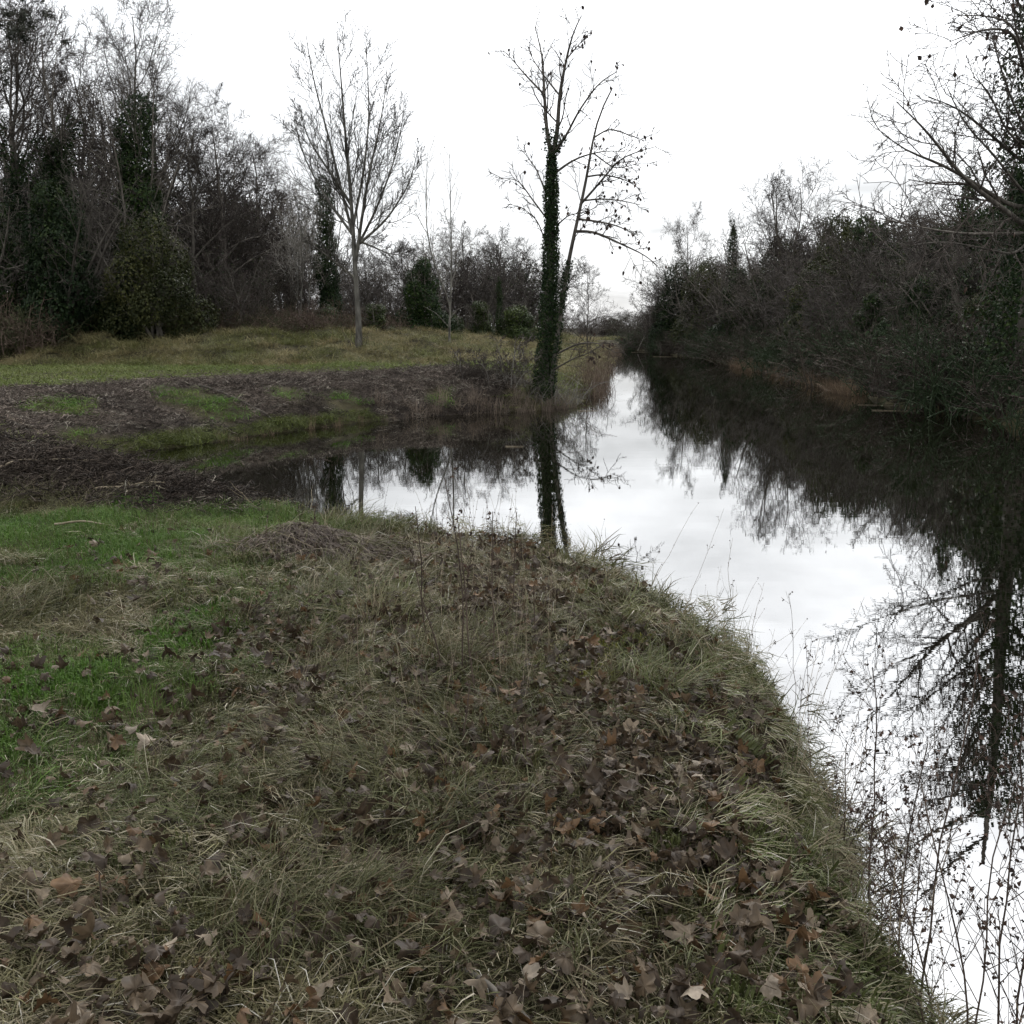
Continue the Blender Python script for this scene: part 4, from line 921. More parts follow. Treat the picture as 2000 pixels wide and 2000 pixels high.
PROTO = [patch('matted_turf', 15, 24, rng, flow=.7, length=(.09, .22), dry=.55),
         patch('matted_turf', 14, 24, rng, flow=1.1, length=(.08, .24), dry=.5, lean=(35, 85)),
         patch('matted_turf', 13, 26, rng, flow=1.6, length=(.07, .2), dry=.6, lean=(30, 88)),
         patch('arched_turf', 13, 26, rng, flow=9, length=(.06, .19), lean=(8, 60), dry=.35, bend=1.6, tight=.028),
         patch('arched_turf', 14, 24, rng, flow=9, length=(.06, .22), lean=(8, 65), dry=.45, bend=1.8, tight=.025),
         patch('green_turf', 34, 15, rng, flow=9, length=(.03, .075), lean=(5, 55), dry=.0, bend=1.0, tight=.05),
         patch('green_turf', 30, 15, rng, flow=9, length=(.03, .09), lean=(5, 60), dry=.28, bend=1.2, tight=.045),
         patch('edge_turf', 11, 30, rng, flow=.6, length=(.14, .36), lean=(10, 60), dry=.4, bend=1.7, tight=.03),
         patch('edge_turf', 12, 26, rng, flow=1.2, length=(.12, .3), lean=(10, 70), dry=.35, bend=1.7, tight=.03),
         patch('sparse_turf', 9, 10, rng, flow=9, length=(.06, .2), lean=(40, 88), dry=.75, bend=1.0, tight=.05),
         patch('dead_stems', 5, 2, rng, flow=9, length=(.2, .5), lean=(65, 88), dry=1.3, bend=.35, tight=.08, width=.0036),
         patch('moss_turf', 60, 14, rng, R=.18, flow=9, length=(.012, .03), lean=(0, 70), dry=.0, bend=1.0, tight=.03, width=.006)]
def jitter_pts(x0, x1, y0, y1, dens):
    n = int((x1 - x0) * (y1 - y0) * dens)
    return rng.uniform(x0, x1, n), rng.uniform(y0, y1, n)
def grid_pts(x0, x1, y0, y1, sp):
    gx, gy = np.meshgrid(np.arange(x0, x1, sp), np.arange(y0, y1, sp)); gx, gy = gx.ravel(), gy.ravel()
    return gx + rng.uniform(-.5, .5, len(gx)) * sp, gy + rng.uniform(-.5, .5, len(gx)) * sp
def litter_f(x, y):
    return fbm(x * 1.25 + 5, y * 1.25, 61) * .75 + fbm(x * 4 + 5, y * 4, 62) * .25 + .07 * np.clip((x + .9) / 1.5, -1.2, 1) * np.clip((5.4 - y) / 2, -.6, 1)
X, Yv = [], []
for (a, b, c, d, sp_) in ((-3.2, 1.9, 1.3, 4.2, .185), (-4.4, 1.9, 4.2, 6.5, .20), (-7.5, 1.7, 6.5, 12.6, .25)):
    q, w = grid_pts(a, b, c, d, sp_); X.append(q); Yv.append(w)
    q, w = jitter_pts(a, b, c, d, 9 if d < 6.6 else 4); X.append(q); Yv.append(w + 100)     # extra: loose dead stems
q, w = jitter_pts(-1.5, 1.8, 1.4, 9.6, 120); e0 = land(q, w)[0]; e1 = (e0 > .03) & (e0 < .22); X.append(q[e1]); Yv.append(w[e1])     # ragged fringe of the bank
X, Yv = np.concatenate(X), np.concatenate(Yv)
loose = Yv > 60; Yv = np.where(loose, Yv - 100, Yv)
sL, _ = land(X, Yv); mm = mulch_mask(X, Yv)
litter = litter_f(X, Yv)
keep = (sL > .03) & (mm < .25 + .4 * rng.random(len(X)))
keep &= ~loose | (rng.random(len(X)) < .9)
X, Yv, litter, sL, loose = X[keep], Yv[keep], litter[keep], sL[keep], loose[keep]
n = len(X); Z = H(X, Yv); e_ = .08
NX = -(H(X + e_, Yv) - H(X - e_, Yv)) / (2 * e_); NY = -(H(X, Yv + e_) - H(X, Yv - e_)) / (2 * e_)
def blob(cx, cy, r, ry=None):
    return np.exp(-(((X - cx) / r) ** 2 + ((Yv - cy) / (ry or r)) ** 2))
green = np.zeros(n)
for u, v, r, ry in ((60, 1050, .95, .5), (180, 1110, .8, .3), (30, 1140, .4, .25), (210, 1395, .32, .2), (50, 1280, .25, .25), (420, 1205, .3, .22), (330, 1250, .25, .2), (120, 1330, .3, .2), (90, 1020, 1.1, .45)):
    p = hit(u, v); green = np.maximum(green, blob(p[0], p[1], r, ry))
green = green * (.3 + 1.45 * fbm(X * 3.2, Yv * 3.2, 71))
left = np.clip((-X - .5) / 1.5, 0, 1) * np.clip((Yv - 2.6) / 1.5, 0, 1)
green = np.maximum(green, .75 * left * np.clip((fbm(X * 1.6, Yv * 1.6, 73) - .48) / .15, 0, 1))
moss = np.zeros(n)
for u, v, r in ((1215, 1240, .2), (1150, 1300, .2), (1200, 1270, .18), (1190, 1340, .12)):
    p = hit(u, v); moss = np.maximum(moss, blob(p[0], p[1], r))
edge = np.exp(-((sL - .25) / .25) ** 2) * (Yv < 9.5)
straw = fbm(X * .9 + 9, Yv * .9, 81) * .6 + .4 * fbm(X * 3.5, Yv * 3.5, 83)
u_ = rng.random(n)
kind = np.where(straw > .5, np.where(u_ < .4, 0, np.where(u_ < .75, 1, 2)), np.where(u_ < .3, 1, np.where(u_ < .65, 3, 4)))
kind = np.where(green > .62, 5, np.where(green > .38, 6, kind))
kind = np.where((edge > .45) & (green < .4), np.where(u_ < .5, 7, 8), kind)
kind = np.where((litter > .515) & (Yv < 8) & (green < .5) & (u_ < .9), 9, kind)
bare = (fbm(X * 2.6 + 31, Yv * 2.6, 64) > .525) & (Yv < 9) & (green < .5); kind = np.where(bare & (u_ < .9), 9, kind)
kind = np.where(moss > .4, 11, kind)
kind = np.where(loose, 10, kind)
sw = np.clip((straw - .40) / .2 + rng.normal(size=n) * .25, 0, 1)[:, None]
tint = np.array((.066, .072, .026)) * (1 - sw) + np.array((.128, .116, .058)) * sw
gw = np.clip(green * 1.5 - .2 + rng.normal(size=n) * .1, 0, 1)[:, None]
tint = tint * (1 - gw) + np.array((.062, .125, .018)) * gw
ew = np.clip(edge, 0, 1)[:, None] * .6
tint = tint * (1 - ew) + np.array((.075, .095, .03)) * ew
mw = (moss > .4)[:, None]; tint = np.where(mw, np.array((.17, .175, .03)), tint)
tint *= rng.uniform(.75, 1.2, (n, 1))
flow = fbm(X * .5, Yv * .5, 91) * 11 + rng.normal(size=n) * .6
flow = np.where(edge > .45, rng.normal(size=n) * .6 + np.interp(Yv, [0, 5, 7, 10], [0, .1, .9, 1.4]), flow)
cz, sz = np.cos(flow), np.sin(flow)
rot = np.c_[-NY * 0 - np.arctan(-NX * sz + NY * cz) * 1.0, np.arctan(NX * cz + NY * sz), flow]
s = rng.uniform(.8, 1.2, n) * np.interp(Yv, [2, 5, 9, 12], [.92, 1.0, 1.2, 1.35]) * np.where(edge > .45, rng.uniform(.75, 1.45, n), 1)
scatter('grass', 'matted olive and straw grass with bright green patches on the near bank', PROTO, np.c_[X, Yv, Z], rot, np.c_[s, s, s * rng.uniform(.75, 1.15, n)], kind, tint)

# grass of the far side: path, meadow, banks
FAR = [tuft('meadow_grass', 40, rng, (.12, .3), .010, .16, (5, 60), 1.1), tuft('meadow_grass', 40, rng, (.2, .45), .011, .18, (10, 70), 1.6),
       tuft('meadow_grass', 46, rng, (.25, .55), .011, .22, (20, 75), 1.9, flow=.4), tuft('path_grass', 40, rng, (.04, .11), .010, .2, (10, 70), .8)]
X, Yv = [], []
q, w = jitter_pts(-8.5, -2, 15, 27.5, 90); e0 = land(q, w)[0]; e1 = (e0 > .02) & (e0 < .42); X.append(q[e1]); Yv.append(w[e1])     # mossy grass fringe of the inlet
for (a, b, c, d, de) in ((-19, 1.5, 11, 36, 13), (-32, 8, 34, 62, 11), (0, 12, 62, 118, 6), (-6, 16, 132, 160, 4)):
    q, w = jitter_pts(a, b, c, d, de); X.append(q); Yv.append(w)
X, Yv = np.concatenate(X), np.concatenate(Yv)
sL, sR = land(X, Yv); mm = mulch_mask(X, Yv); sM = sdf(X, Yv, MEADOW)
keep = (np.maximum(sL, sR) > np.where((Yv > 15) & (Yv < 27.5), .02, .1)) & (mm < .45) & ((np.abs(X) < Yv * .62 + 2)) & ((sM < 16) | (Yv > 60))
X, Yv, sL, sM = X[keep], Yv[keep], sL[keep], sM[keep]; n = len(X); Z = H(X, Yv)
bankz = np.clip(sM / 1.5, 0, 1)
path = (sM < .2) & (sL > 3.0) | (sM < 0) & (Yv < 36)
nz = fbm(X * .6, Yv * .6, 95) * .6 + .4 * fbm(X * 2, Yv * 2, 96)
k1 = np.clip((nz - .36) / .25, 0, 1)[:, None]
tint = np.array((.095, .105, .032)) * (1 - k1) + np.array((.22, .185, .095)) * k1
red = np.clip((sM - 6.5) / 3, 0, 1)[:, None] * (Yv < 60)[:, None]
tint = tint * (1 - red * .7) + np.array((.15, .105, .075)) * red * .7
pw = path[:, None] * (.65 + .35 * rng.random((n, 1)))
tint = tint * (1 - pw) + np.array((.085, .115, .024)) * pw
gp = np.zeros(n)
for gx_, gy_, r in GREENP: gp = np.maximum(gp, blob(gx_, gy_, r, r * 1.6))
gpw = np.clip(gp * 1.5 - .2, 0, 1)[:, None] * rng.uniform(.15, 1, (n, 1)); tint = tint * (1 - gpw) + np.array((.06, .135, .014)) * gpw
fr_ = (sL < .6) & (Yv > 15) & (Yv < 27.5); tint = np.where(fr_[:, None], np.array((.075, .092, .020)), tint)
tint *= rng.uniform(.75, 1.2, (n, 1))
kind = np.where(path, 3, np.where(rng.random(n) < .4, 2, np.where(rng.random(n) < .5, 1, 0)))
kind = np.where(gp > .4, 0, kind)
s = rng.uniform(.7, 1.3, n) * np.where(Yv > 60, 1.3, 1)
s = np.where(path, s * 1.3, s)
s = np.where(gp > .4, s * .6, s); s = np.where(fr_, s * .55, s); kind = np.where(fr_, 0, kind)
scatter('meadow_grass', 'tussocky straw and green grass of the path and meadow', FAR, np.c_[X, Yv, Z], np.c_[rng.normal(size=(n, 2)) * .1, rng.random(n) * 6.28], np.c_[s, s, s], kind, tint)

# ------------------------------------------------------------------ wood mulch on the inlet slope and the near heap
def chip(name, n, ln, wd, spread, rng, tilt=.3):
    """a handful of split wood shreds, each a tapering four sided sliver"""
    a = rng.random(n) * np.pi; d = np.c_[np.cos(a), np.sin(a), rng.normal(size=n) * tilt]; d = unit(d)
    c = np.c_[rng.normal(size=(n, 2)) * spread, rng.uniform(0, .03, n)]
    l = rng.uniform(*ln, n); P = np.stack([c - d * l[:, None] * .5, c + rng.normal(size=(n, 3)) * .012, c + d * l[:, None] * .5], 1)
    r = rng.uniform(*wd, n)[:, None] * np.array([[.45, 1, .35]])
    V, F = tubes([(Br(P, r), 3)], rng)
    return mk(name, V, F, M_CHIP, False, np.repeat(rng.random(n) ** 2, 9))
CH = [chip('shredded_wood', 26, (.04, .13), (.003, .008), .12, rng), chip('shredded_wood', 26, (.03, .11), (.003, .010), .11, rng, .5),
      chip('shredded_wood', 22, (.05, .2), (.0025, .006), .14, rng, .25)]
X, Yv = [], []
for (a, b, c, d, de) in ((-9, -1.2, 9, 14, 190), (-17, 0.5, 14, 34, 62)):
    q, w = jitter_pts(a, b, c, d, de); X.append(q); Yv.append(w)
X, Yv = np.concatenate(X), np.concatenate(Yv)
keep = (mulch_mask(X, Yv) > .25 + .4 * rng.random(len(X))) & ((land(X, Yv)[0] > .35) | (Yv > 17))
X, Yv = X[keep], Yv[keep]; n = len(X); Z = H(X, Yv)
dh = seg_dist(X, Yv, HEAP); hp = (dh < 1.5)
k1 = np.clip((fbm(X * .7, Yv * .7, 97) - .35) / .3, 0, 1)[:, None]
tint = np.array((.045, .034, .027)) * (1 - k1) + np.array((.098, .078, .063)) * k1
tint[hp] *= .72; tint[~hp] = tint[~hp] * 1.5 + .018
wet = np.clip(land(X, Yv)[0] / .9, .3, 1)[:, None]; tint *= wet      # wet shreds at the waterline
tint *= rng.uniform(.6, 1.4, (n, 1))
pale = rng.random(n) < np.where(hp, .03, .11); tint[pale] = np.array((.27, .24, .20))
s = rng.uniform(.8, 1.3, n) * np.where(Yv > 14, 1.05, .85)
scatter('wood_mulch', 'dark shredded wood mulch over the inlet slope and heap', CH, np.c_[X, Yv, Z + .01], np.c_[rng.normal(size=(n, 2)) * .25, rng.random(n) * 6.28], np.c_[s, s, s], rng.integers(0, 3, n), tint)

# ------------------------------------------------------------------ undergrowth, reeds, brambles
def bramble(name, seed, n=26, h=.8):
    r_ = np.random.default_rng(seed)
    b = np.c_[r_.normal(size=(n, 2)) * .3, np.zeros(n)]
    P = curve(b, np.c_[r_.normal(size=(n, 2)) * .6, np.ones(n)], r_.uniform(.5, 1.5, n) * h, 6, r_, -.14, .16)
    A = Br(P, np.linspace(.012, .006, 6)[None].repeat(n, 0))
    Bq = grow(A, 6, r_, .2, 1, (30, 70), (.25, .5), 4, -.03, .2, .7, .6, .006)
    V, F = tubes([(A, 3), (Bq, 3)], r_)
    F = np.concatenate([F[:, [0, 1, 2]], F[:, [0, 2, 3]]])
    q = Bq.p.reshape(-1, 3); c = q[r_.choice(len(q), 150)] + r_.normal(size=(150, 3)) * .04
    V2, F2 = leaf_quads(c, r_.normal(size=(150, 3)) + (0, 0, .6), .06, r_)
    sh = np.r_[np.full(len(V), .5), np.repeat(r_.random(150), 4)]
    return mk(name, np.r_[V, V2], np.r_[F, F2 + len(V)], M_UNDER, False, sh)
BRM = [bramble('bramble', 201), bramble('bramble', 202), bramble('bramble', 203, 30, 1.0)]
X, Yv = jitter_pts(-34, 6, 36, 72, 2.6)
sM = sdf(X, Yv, MEADOW); _ = fbm(X * .3, Yv * .3, 99)
keep = (sM > 5.2 + 3.2 * _) & (sM < 18) & (np.abs(X) < Yv * .6 + 2)
lx, ly = X[keep], Yv[keep]
q, w = jitter_pts(-24, -16.5, 38, 43, 3.5); k2 = sdf(q, w, MEADOW) > -.5 ; lx = np.r_[lx, q[k2]]; ly = np.r_[ly, w[k2]]
n = len(lx); k1 = rng.random((n, 1))
tint = np.array((.075, .050, .040)) * (1 - k1) + np.array((.11, .085, .060)) * k1
gsel = rng.random(n) < .25; tint[gsel] = np.array((.05, .055, .025))
s = rng.uniform(.6, 1.3, n) * np.where(lx < -14.5, 1.15, .85)
scatter('bramble_undergrowth', 'reddish brown bramble undergrowth along the foot of the wood', BRM, np.c_[lx, ly, H(lx, ly)], np.c_[np.zeros((n, 2)), rng.random(n) * 6.28], np.c_[s, s, s], rng.integers(0, 3, n), tint)
X, Yv = jitter_pts(11, 26, 20, 116, 2.0)
_, sR = land(X, Yv); keep = (sR > -.15) & (sR < 7); lx, ly = X[keep], Yv[keep]; n = len(lx); k1 = rng.random((n, 1))
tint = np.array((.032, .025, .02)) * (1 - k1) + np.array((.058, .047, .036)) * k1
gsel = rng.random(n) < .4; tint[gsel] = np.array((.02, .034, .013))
s = rng.uniform(.8, 1.9, n)
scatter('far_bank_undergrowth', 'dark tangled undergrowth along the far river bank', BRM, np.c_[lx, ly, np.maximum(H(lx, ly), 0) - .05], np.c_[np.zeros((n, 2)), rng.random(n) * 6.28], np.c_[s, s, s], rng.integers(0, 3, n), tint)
RD = [tuft('reeds', 30, rng, (.35, .8), .012, .14, (2, 22), .35), tuft('reeds', 30, rng, (.3, .7), .012, .16, (5, 45), .8)]
def strip(poly, n, w, z=None):
    P = np.array(poly, float); t = rng.random(n) * (len(P) - 1); i = t.astype(int); f = (t - i)[:, None]
    q = P[i] * (1 - f) + P[i + 1] * f + rng.normal(size=(n, 2)) * w
    return q[:, 0], q[:, 1]
X, Yv = strip([(11.6, 36.5), (12.2, 42), (12.6, 46), (13.2, 58), (13.7, 66)], 420, .25)
X2, Y2 = strip([(2.4, 34), (4.1, 52), (7.1, 80), (9.2, 100), (9.4, 112)], 520, .3)
X3, Y3 = strip([(-3.4, 26.4), (-2, 27.9), (-.6, 28.8), (.9, 29.8), (1.6, 31)], 80, .25)
X4, Y4 = strip([(9, 126), (6, 134), (-8, 140)], 150, .8)
X5, Y5 = strip([(-5.6, 21.4), (-4.7, 24), (-3.4, 26.2)], 14, .15)
c_ = [np.tile(c, (k, 1)) for c, k in (((.16, .115, .075), 420), ((.125, .092, .068), 520), ((.17, .135, .105), 80), ((.34, .25, .14), 150), ((.2, .15, .1), 14))]
X, Yv = np.r_[X, X2, X3, X4, X5], np.r_[Yv, Y2, Y3, Y4, Y5]; tint = np.concatenate(c_) * rng.uniform(.6, 1.3, (len(X), 1)); n = len(X)
s = rng.uniform(.6, 1.2, n) * np.where(Yv > 120, 1.6, np.where((X < 2.5) & (Yv < 33), .75, 1))
s = np.where((X < 0) & (Yv < 27), s * .6, s)
scatter('dead_reeds', 'russet dead reeds fringing the water', RD, np.c_[X, Yv, np.maximum(H(X, Yv), -.05)], np.c_[np.zeros((n, 2)), rng.random(n) * 6.28], np.c_[s, s, s], rng.integers(0, 2, n), tint)

# bramble bush and grassy hummock beside the twin trunk tree
def bush_at(label, u, v, sc, seed, me_mat=(M_BARK, M_TWIG)):
    p = hit(u, v); d = twig_shrub(seed, 1.4, 2.4, 12, me_mat, (7, 6, 4), lean=1.6, thick=.2)
    return place('bramble_bush', label, 'bush', d, p[0], p[1], sc, 0.4)
bush_at('low arching bramble bush at the foot of the twin trunk tree', 985, 752, 1.5, 301, (M_TWIG_PALE, M_TWIG))
bush_at('low twiggy bush between mulch slope and twin trunk tree', 930, 745, .9, 302)

# ------------------------------------------------------------------ flattened tussock
rng = np.random.default_rng(12)
hm = np.array([-1.45, 7.5, 0.]); hm[2] = float(H(hm[:1], hm[1:2])[0])
tu = obj('grass_tussock', None, None, hm); tag(tu, 'collapsed mauve brown tussock of long dead grass on the near bank', 'tussock')
m_t = leaf_mat('dead_tussock_blade', (.05, .037, .032), (.11, .085, .07), (.24, .20, .15), .75, .2, .15)
n = 1700; az = np.where(rng.random(n) < .7, rng.normal(size=n) * .7 - .5, rng.random(n) * 6.28)
b = rng.normal(size=(n, 2)) * (.27, .17); P = np.empty((n, 7, 3)); P[:, 0, :2] = b
def TZ(p): return H(p[:, 0] + hm[0], p[:, 1] + hm[1]) - hm[2] + .045 * np.exp(-((p[:, 0] / .35) ** 2 + (p[:, 1] / .22) ** 2)) + .05 * (fbm(p[:, 0] * 6 + 40, p[:, 1] * 6 + 40, 3) - .5)
P[:, 0, 2] = TZ(P[:, 0]); L_ = rng.uniform(.18, .48, n); lift = rng.uniform(.01, .10, n)
for k in range(1, 7):
    st = np.c_[np.cos(az), np.sin(az)] * (L_ / 6)[:, None]
    P[:, k, :2] = P[:, k - 1, :2] + st; P[:, k, 2] = TZ(P[:, k]) + lift * math.sin(k / 6 * math.pi) + .01
    az = az + rng.normal(size=n) * .16
w = .0028 * np.array([1, 1, 1, .9, .7, .5, .15])
side = unit(np.c_[-np.sin(az), np.cos(az), rng.normal(size=n) * .4])
V = np.stack([P + side[:, None] * w[None, :, None], P - side[:, None] * w[None, :, None]], 2).reshape(-1, 3)
i = np.arange(n * 14).reshape(n, 7, 2); F = np.stack([i[:, :-1, 0], i[:, :-1, 1], i[:, 1:, 1], i[:, 1:, 0]], -1).reshape(-1, 4)
ob = obj('blades', mk('blades', V, F, m_t, False, np.repeat(rng.random(n), 14)), tu); ob['kind'] = 'stuff'

# ------------------------------------------------------------------ fallen sycamore leaves
def fallen(seed):
    r_ = np.random.default_rng(seed); n = 30
    a = np.linspace(0, 2 * np.pi, n, endpoint=False)
    lobes = [(0, 1.0, .34), (.95, .88, .31), (-.95, .88, .31), (1.95, .62, .3), (-1.95, .62, .3)]
    rad = np.full(n, .46)
    for c, h_, w_ in lobes:
        d = np.angle(np.exp(1j * (a - c))); rad = np.maximum(rad, .46 + (h_ - .46) * np.clip(1 - np.abs(d) / (w_ * 1.75), 0, 1) ** .8)
    rad *= r_.uniform(.80, 1.08, n); rad[n // 2] = .12
    if seed % 3 == 0: q_ = r_.integers(n); rad[np.arange(q_, q_ + 7) % n] *= .55
    rings = [0, .4, .75, 1.0]; V = [(0, 0, 0)]; cx, cy, tw = r_.normal(size=3) * (2.4, 3.6, 2.0); fl = r_.random(2) * 6
    for f in rings[1:]:
        for k in range(n):
            x, y = rad[k] * f * math.cos(a[k]), rad[k] * f * math.sin(a[k])
            z = .28 * cx * x * x + .28 * cy * y * y + .22 * abs(y) * (1 if cy > 0 else -1) + .25 * tw * x * y + .07 * f * math.sin(5 * a[k] + fl[0]) + .05 * f * math.sin(9 * a[k] + fl[1])
            V.append((x, y, z))
    F = [(0, 1 + k, 1 + (k + 1) % n, 0) for k in range(n)]
    Ft = [(0, 1 + k, 1 + (k + 1) % n) for k in range(n)]
    for q in range(2):
        for k in range(n):
            i0, i1 = 1 + q * n + k, 1 + q * n + (k + 1) % n
            Ft += [(i0, i0 + n, i1 + n), (i0, i1 + n, i1)]
    V = np.array(V) * .05
    sh = np.r_[0., np.tile(np.where(np.abs(rad - np.roll(rad, 1)) > -1, rad, 0), 3)]
    # stalk as a thin three sided tail
    st = np.array([(-.008, 0, 0), (-.05, .006, .006), (-.09, .016, .004)]); tv, tf = tubes([(Br(st[None], np.array([[.0014, .001, .001]])), 3)], r_)
    tf = np.concatenate([tf[:, [0, 1, 2]], tf[:, [0, 2, 3]]])
    return mk('fallen_leaf', np.r_[V, tv], np.r_[np.array(Ft), tf + len(V)], None, True, np.r_[sh, np.ones(len(tv))])
m_f, nn, ll = mat('fallen_leaf')
at_ = nn.new('ShaderNodeAttribute'); at_.attribute_type = 'INSTANCER'; at_.attribute_name = 'tint'
oi = nn.new('ShaderNodeObjectInfo'); am_ = nn.new('ShaderNodeVectorMath'); am_.operation = 'ADD'; ll.new(at_.outputs['Color'], am_.inputs[0]); ll.new(oi.outputs['Color'], am_.inputs[1])
tcn = nn.new('ShaderNodeTexCoord'); no = nn.new('ShaderNodeTexNoise'); no.inputs['Scale'].default_value = 38; no.inputs['Detail'].default_value = 4; ll.new(tcn.outputs['Object'], no.inputs['Vector'])
mr_ = nn.new('ShaderNodeMapRange'); mr_.inputs['From Min'].default_value = .3; mr_.inputs['From Max'].default_value = .7; mr_.inputs['To Min'].default_value = .55; mr_.inputs['To Max'].default_value = 1.25; ll.new(no.outputs['Fac'], mr_.inputs['Value'])
mx = nn.new('ShaderNodeVectorMath'); mx.operation = 'SCALE'; ll.new(am_.outputs[0], mx.inputs[0]); ll.new(mr_.outputs[0], mx.inputs['Scale'])
p = principled(nn, .6, .3); ll.new(mx.outputs[0], p.inputs['Base Color']); t = nn.new('ShaderNodeBsdfTranslucent'); ll.new(mx.outputs[0], t.inputs[0])
ms = nn.new('ShaderNodeMixShader'); ms.inputs[0].default_value = .18; ll.new(p.outputs[0], ms.inputs[1]); ll.new(t.outputs[0], ms.inputs[2])
oo = nn.new('ShaderNodeOutputMaterial'); ll.new(ms.outputs[0], oo.inputs[0])
FL = [fallen(400 + k) for k in range(14)]
for me in FL: me.materials.append(m_f)
rng = np.random.default_rng(31)
def leaf_points(n, far):
    out = []
    while len(out) < n:
        x = rng.uniform(-3.4, 1.7, 4000); y = rng.uniform(1.6, 8.6, 4000)
        sL, _ = land(x, y)
        li = litter_f(x, y)
        pr = np.clip((li - .42) / .2, .38, 1) * np.clip((x + 1.9) / 1.9, .09, 1) * np.where((y < 3.1) & (x < -.5), .65, 1) * np.interp(y, [2, 5, 7, 8.6], [1, .9, .45, .2])
        k = (sL > .25) & (rng.random(4000) < pr) & (np.abs(x) < y * .55 + .35)
        out += list(zip(x[k], y[k]))
    out = np.array(out); rng.shuffle(out); return out[:n]
LP = leaf_points(8200, False)
LP = LP[np.argsort(LP[:, 1])]
sel = np.zeros(len(LP), bool); sel[rng.choice(2000, 300, replace=False)] = True
big, rest = LP[sel], LP[~sel]
zz = H(big[:, 0], big[:, 1])
TONES = [('dark brown', (.052, .036, .023)), ('russet brown', (.12, .07, .034)), ('dull brown', (.098, .070, .043)), ('greyish tan', (.165, .128, .088)), ('pale dusty', (.25, .205, .155))]
def zone(x, y):
    d = 'at the front of the near bank' if y < 2.75 else ('in the middle of the near bank' if y < 3.6 else 'further back on the near bank')
    s_ = 'away from the water' if x < -.75 else ('amid matted grass' if x < .45 else 'towards the water edge')
    return d, s_
for (x, y), z in zip(big, zz):
    o = obj('fallen_leaf', FL[rng.integers(14)], None, (x, y, z + rng.uniform(.05, .10)))
    o.rotation_euler = (rng.normal() * .5, rng.normal() * .5, rng.random() * 6.28); q = rng.uniform(.55, 1.3); o.scale = (q, q, q)
    k = rng.choice(5, p=[.25, .2, .3, .17, .08]); nm_, c = TONES[k]; c = np.array(c) * rng.uniform(.85, 1.15); o.color = (*c, 1)
    d, s_ = zone(x, y)
    tag(o, '%s %s leaf %s %s' % ('small' if q < .8 else ('large' if q > 1.05 else 'medium'), nm_, s_, d), 'leaf', 'fallen sycamore leaves on the near bank')
n = len(rest); zz = H(rest[:, 0], rest[:, 1]); s = rng.uniform(.25, 1.1, n)
tn = np.array([t[1] for t in TONES])[rng.choice(5, n, p=[.56, .12, .24, .06, .02])] * rng.uniform(.7, 1.15, (n, 1))
lt = scatter('leaf_litter', 'remaining brown leaf litter sunk in the near grass', FL, np.c_[rest, zz + rng.uniform(.01, .09, n)], np.c_[rng.normal(size=(n, 2)) * .6, rng.random(n) * 6.28], np.c_[s, s, s], rng.integers(0, 14, n), tn)
for o in (lt, *bpy.data.collections['leaf_litter_source'].objects): o.color = (0, 0, 0, 1)

# ------------------------------------------------------------------ dead stalks and weeds on the near bank
M_STALK = bark_mat('dead_stalk', (.045, .032, .026), (.12, .09, .07), 9)
M_STRAW = bark_mat('straw_stalk', (.2, .16, .11), (.34, .29, .21), 9)
def stalk_mesh(seed, h, r=.004, branches=6, heads=10, lean=(0, 0), material=M_STALK, curl=.05, blen=(.08, .2), hs=.02, sub=0):
    r_ = np.random.default_rng(seed)
    P = curve(np.zeros((1, 3)), np.array([[lean[0], lean[1], 1.0]]), np.array([h]), 10, r_, 0, curl, (0, 0, 1))
    A = Br(P, np.linspace(r, r * .45, 10)[None]); bat = [(A, 5)]; src = A
    if branches:
        Bq = grow(A, branches, r_, .35, .98, (22, 50), blen, 5, .06, .12, .6, .5, .0011); bat.append((Bq, 3)); src = Bq
        if sub:
            Cq = grow(Bq, sub, r_, .25, 1, (25, 55), (.3, .6), 4, .02, .15, .7, .6, .0009); bat.append((Cq, 3)); src = Cq
    sm = mk('stem', *tubes(bat, r_), material, True)
    parts = [('stem', sm)]
    if heads:
        q = src.p[:, 2:].reshape(-1, 3); c = q[r_.choice(len(q), heads)] + r_.normal(size=(heads, 3)) * .004
        V, F = leaf_quads(c, r_.normal(size=(heads, 3)), hs, r_, .6, .6)
        parts.append(('seed_heads', mk('seed_heads', V, F, M_DRY, False, np.repeat(r_.random(heads), 4))))
    return parts
def stand(name, label, cat, parts, x, y, group, rotz=0, s=1):
    z = float(H(np.array([x]), np.array([y]))[0])
    e = obj(name, None, None, (x, y, z - .02), rotz, s); tag(e, label, cat, group)
    for pn, me in parts:
        q = obj(pn, me, e)
        if pn == 'seed_heads': q['kind'] = 'stuff'
    return e
G1 = 'dead stalks in the middle of the near bank'
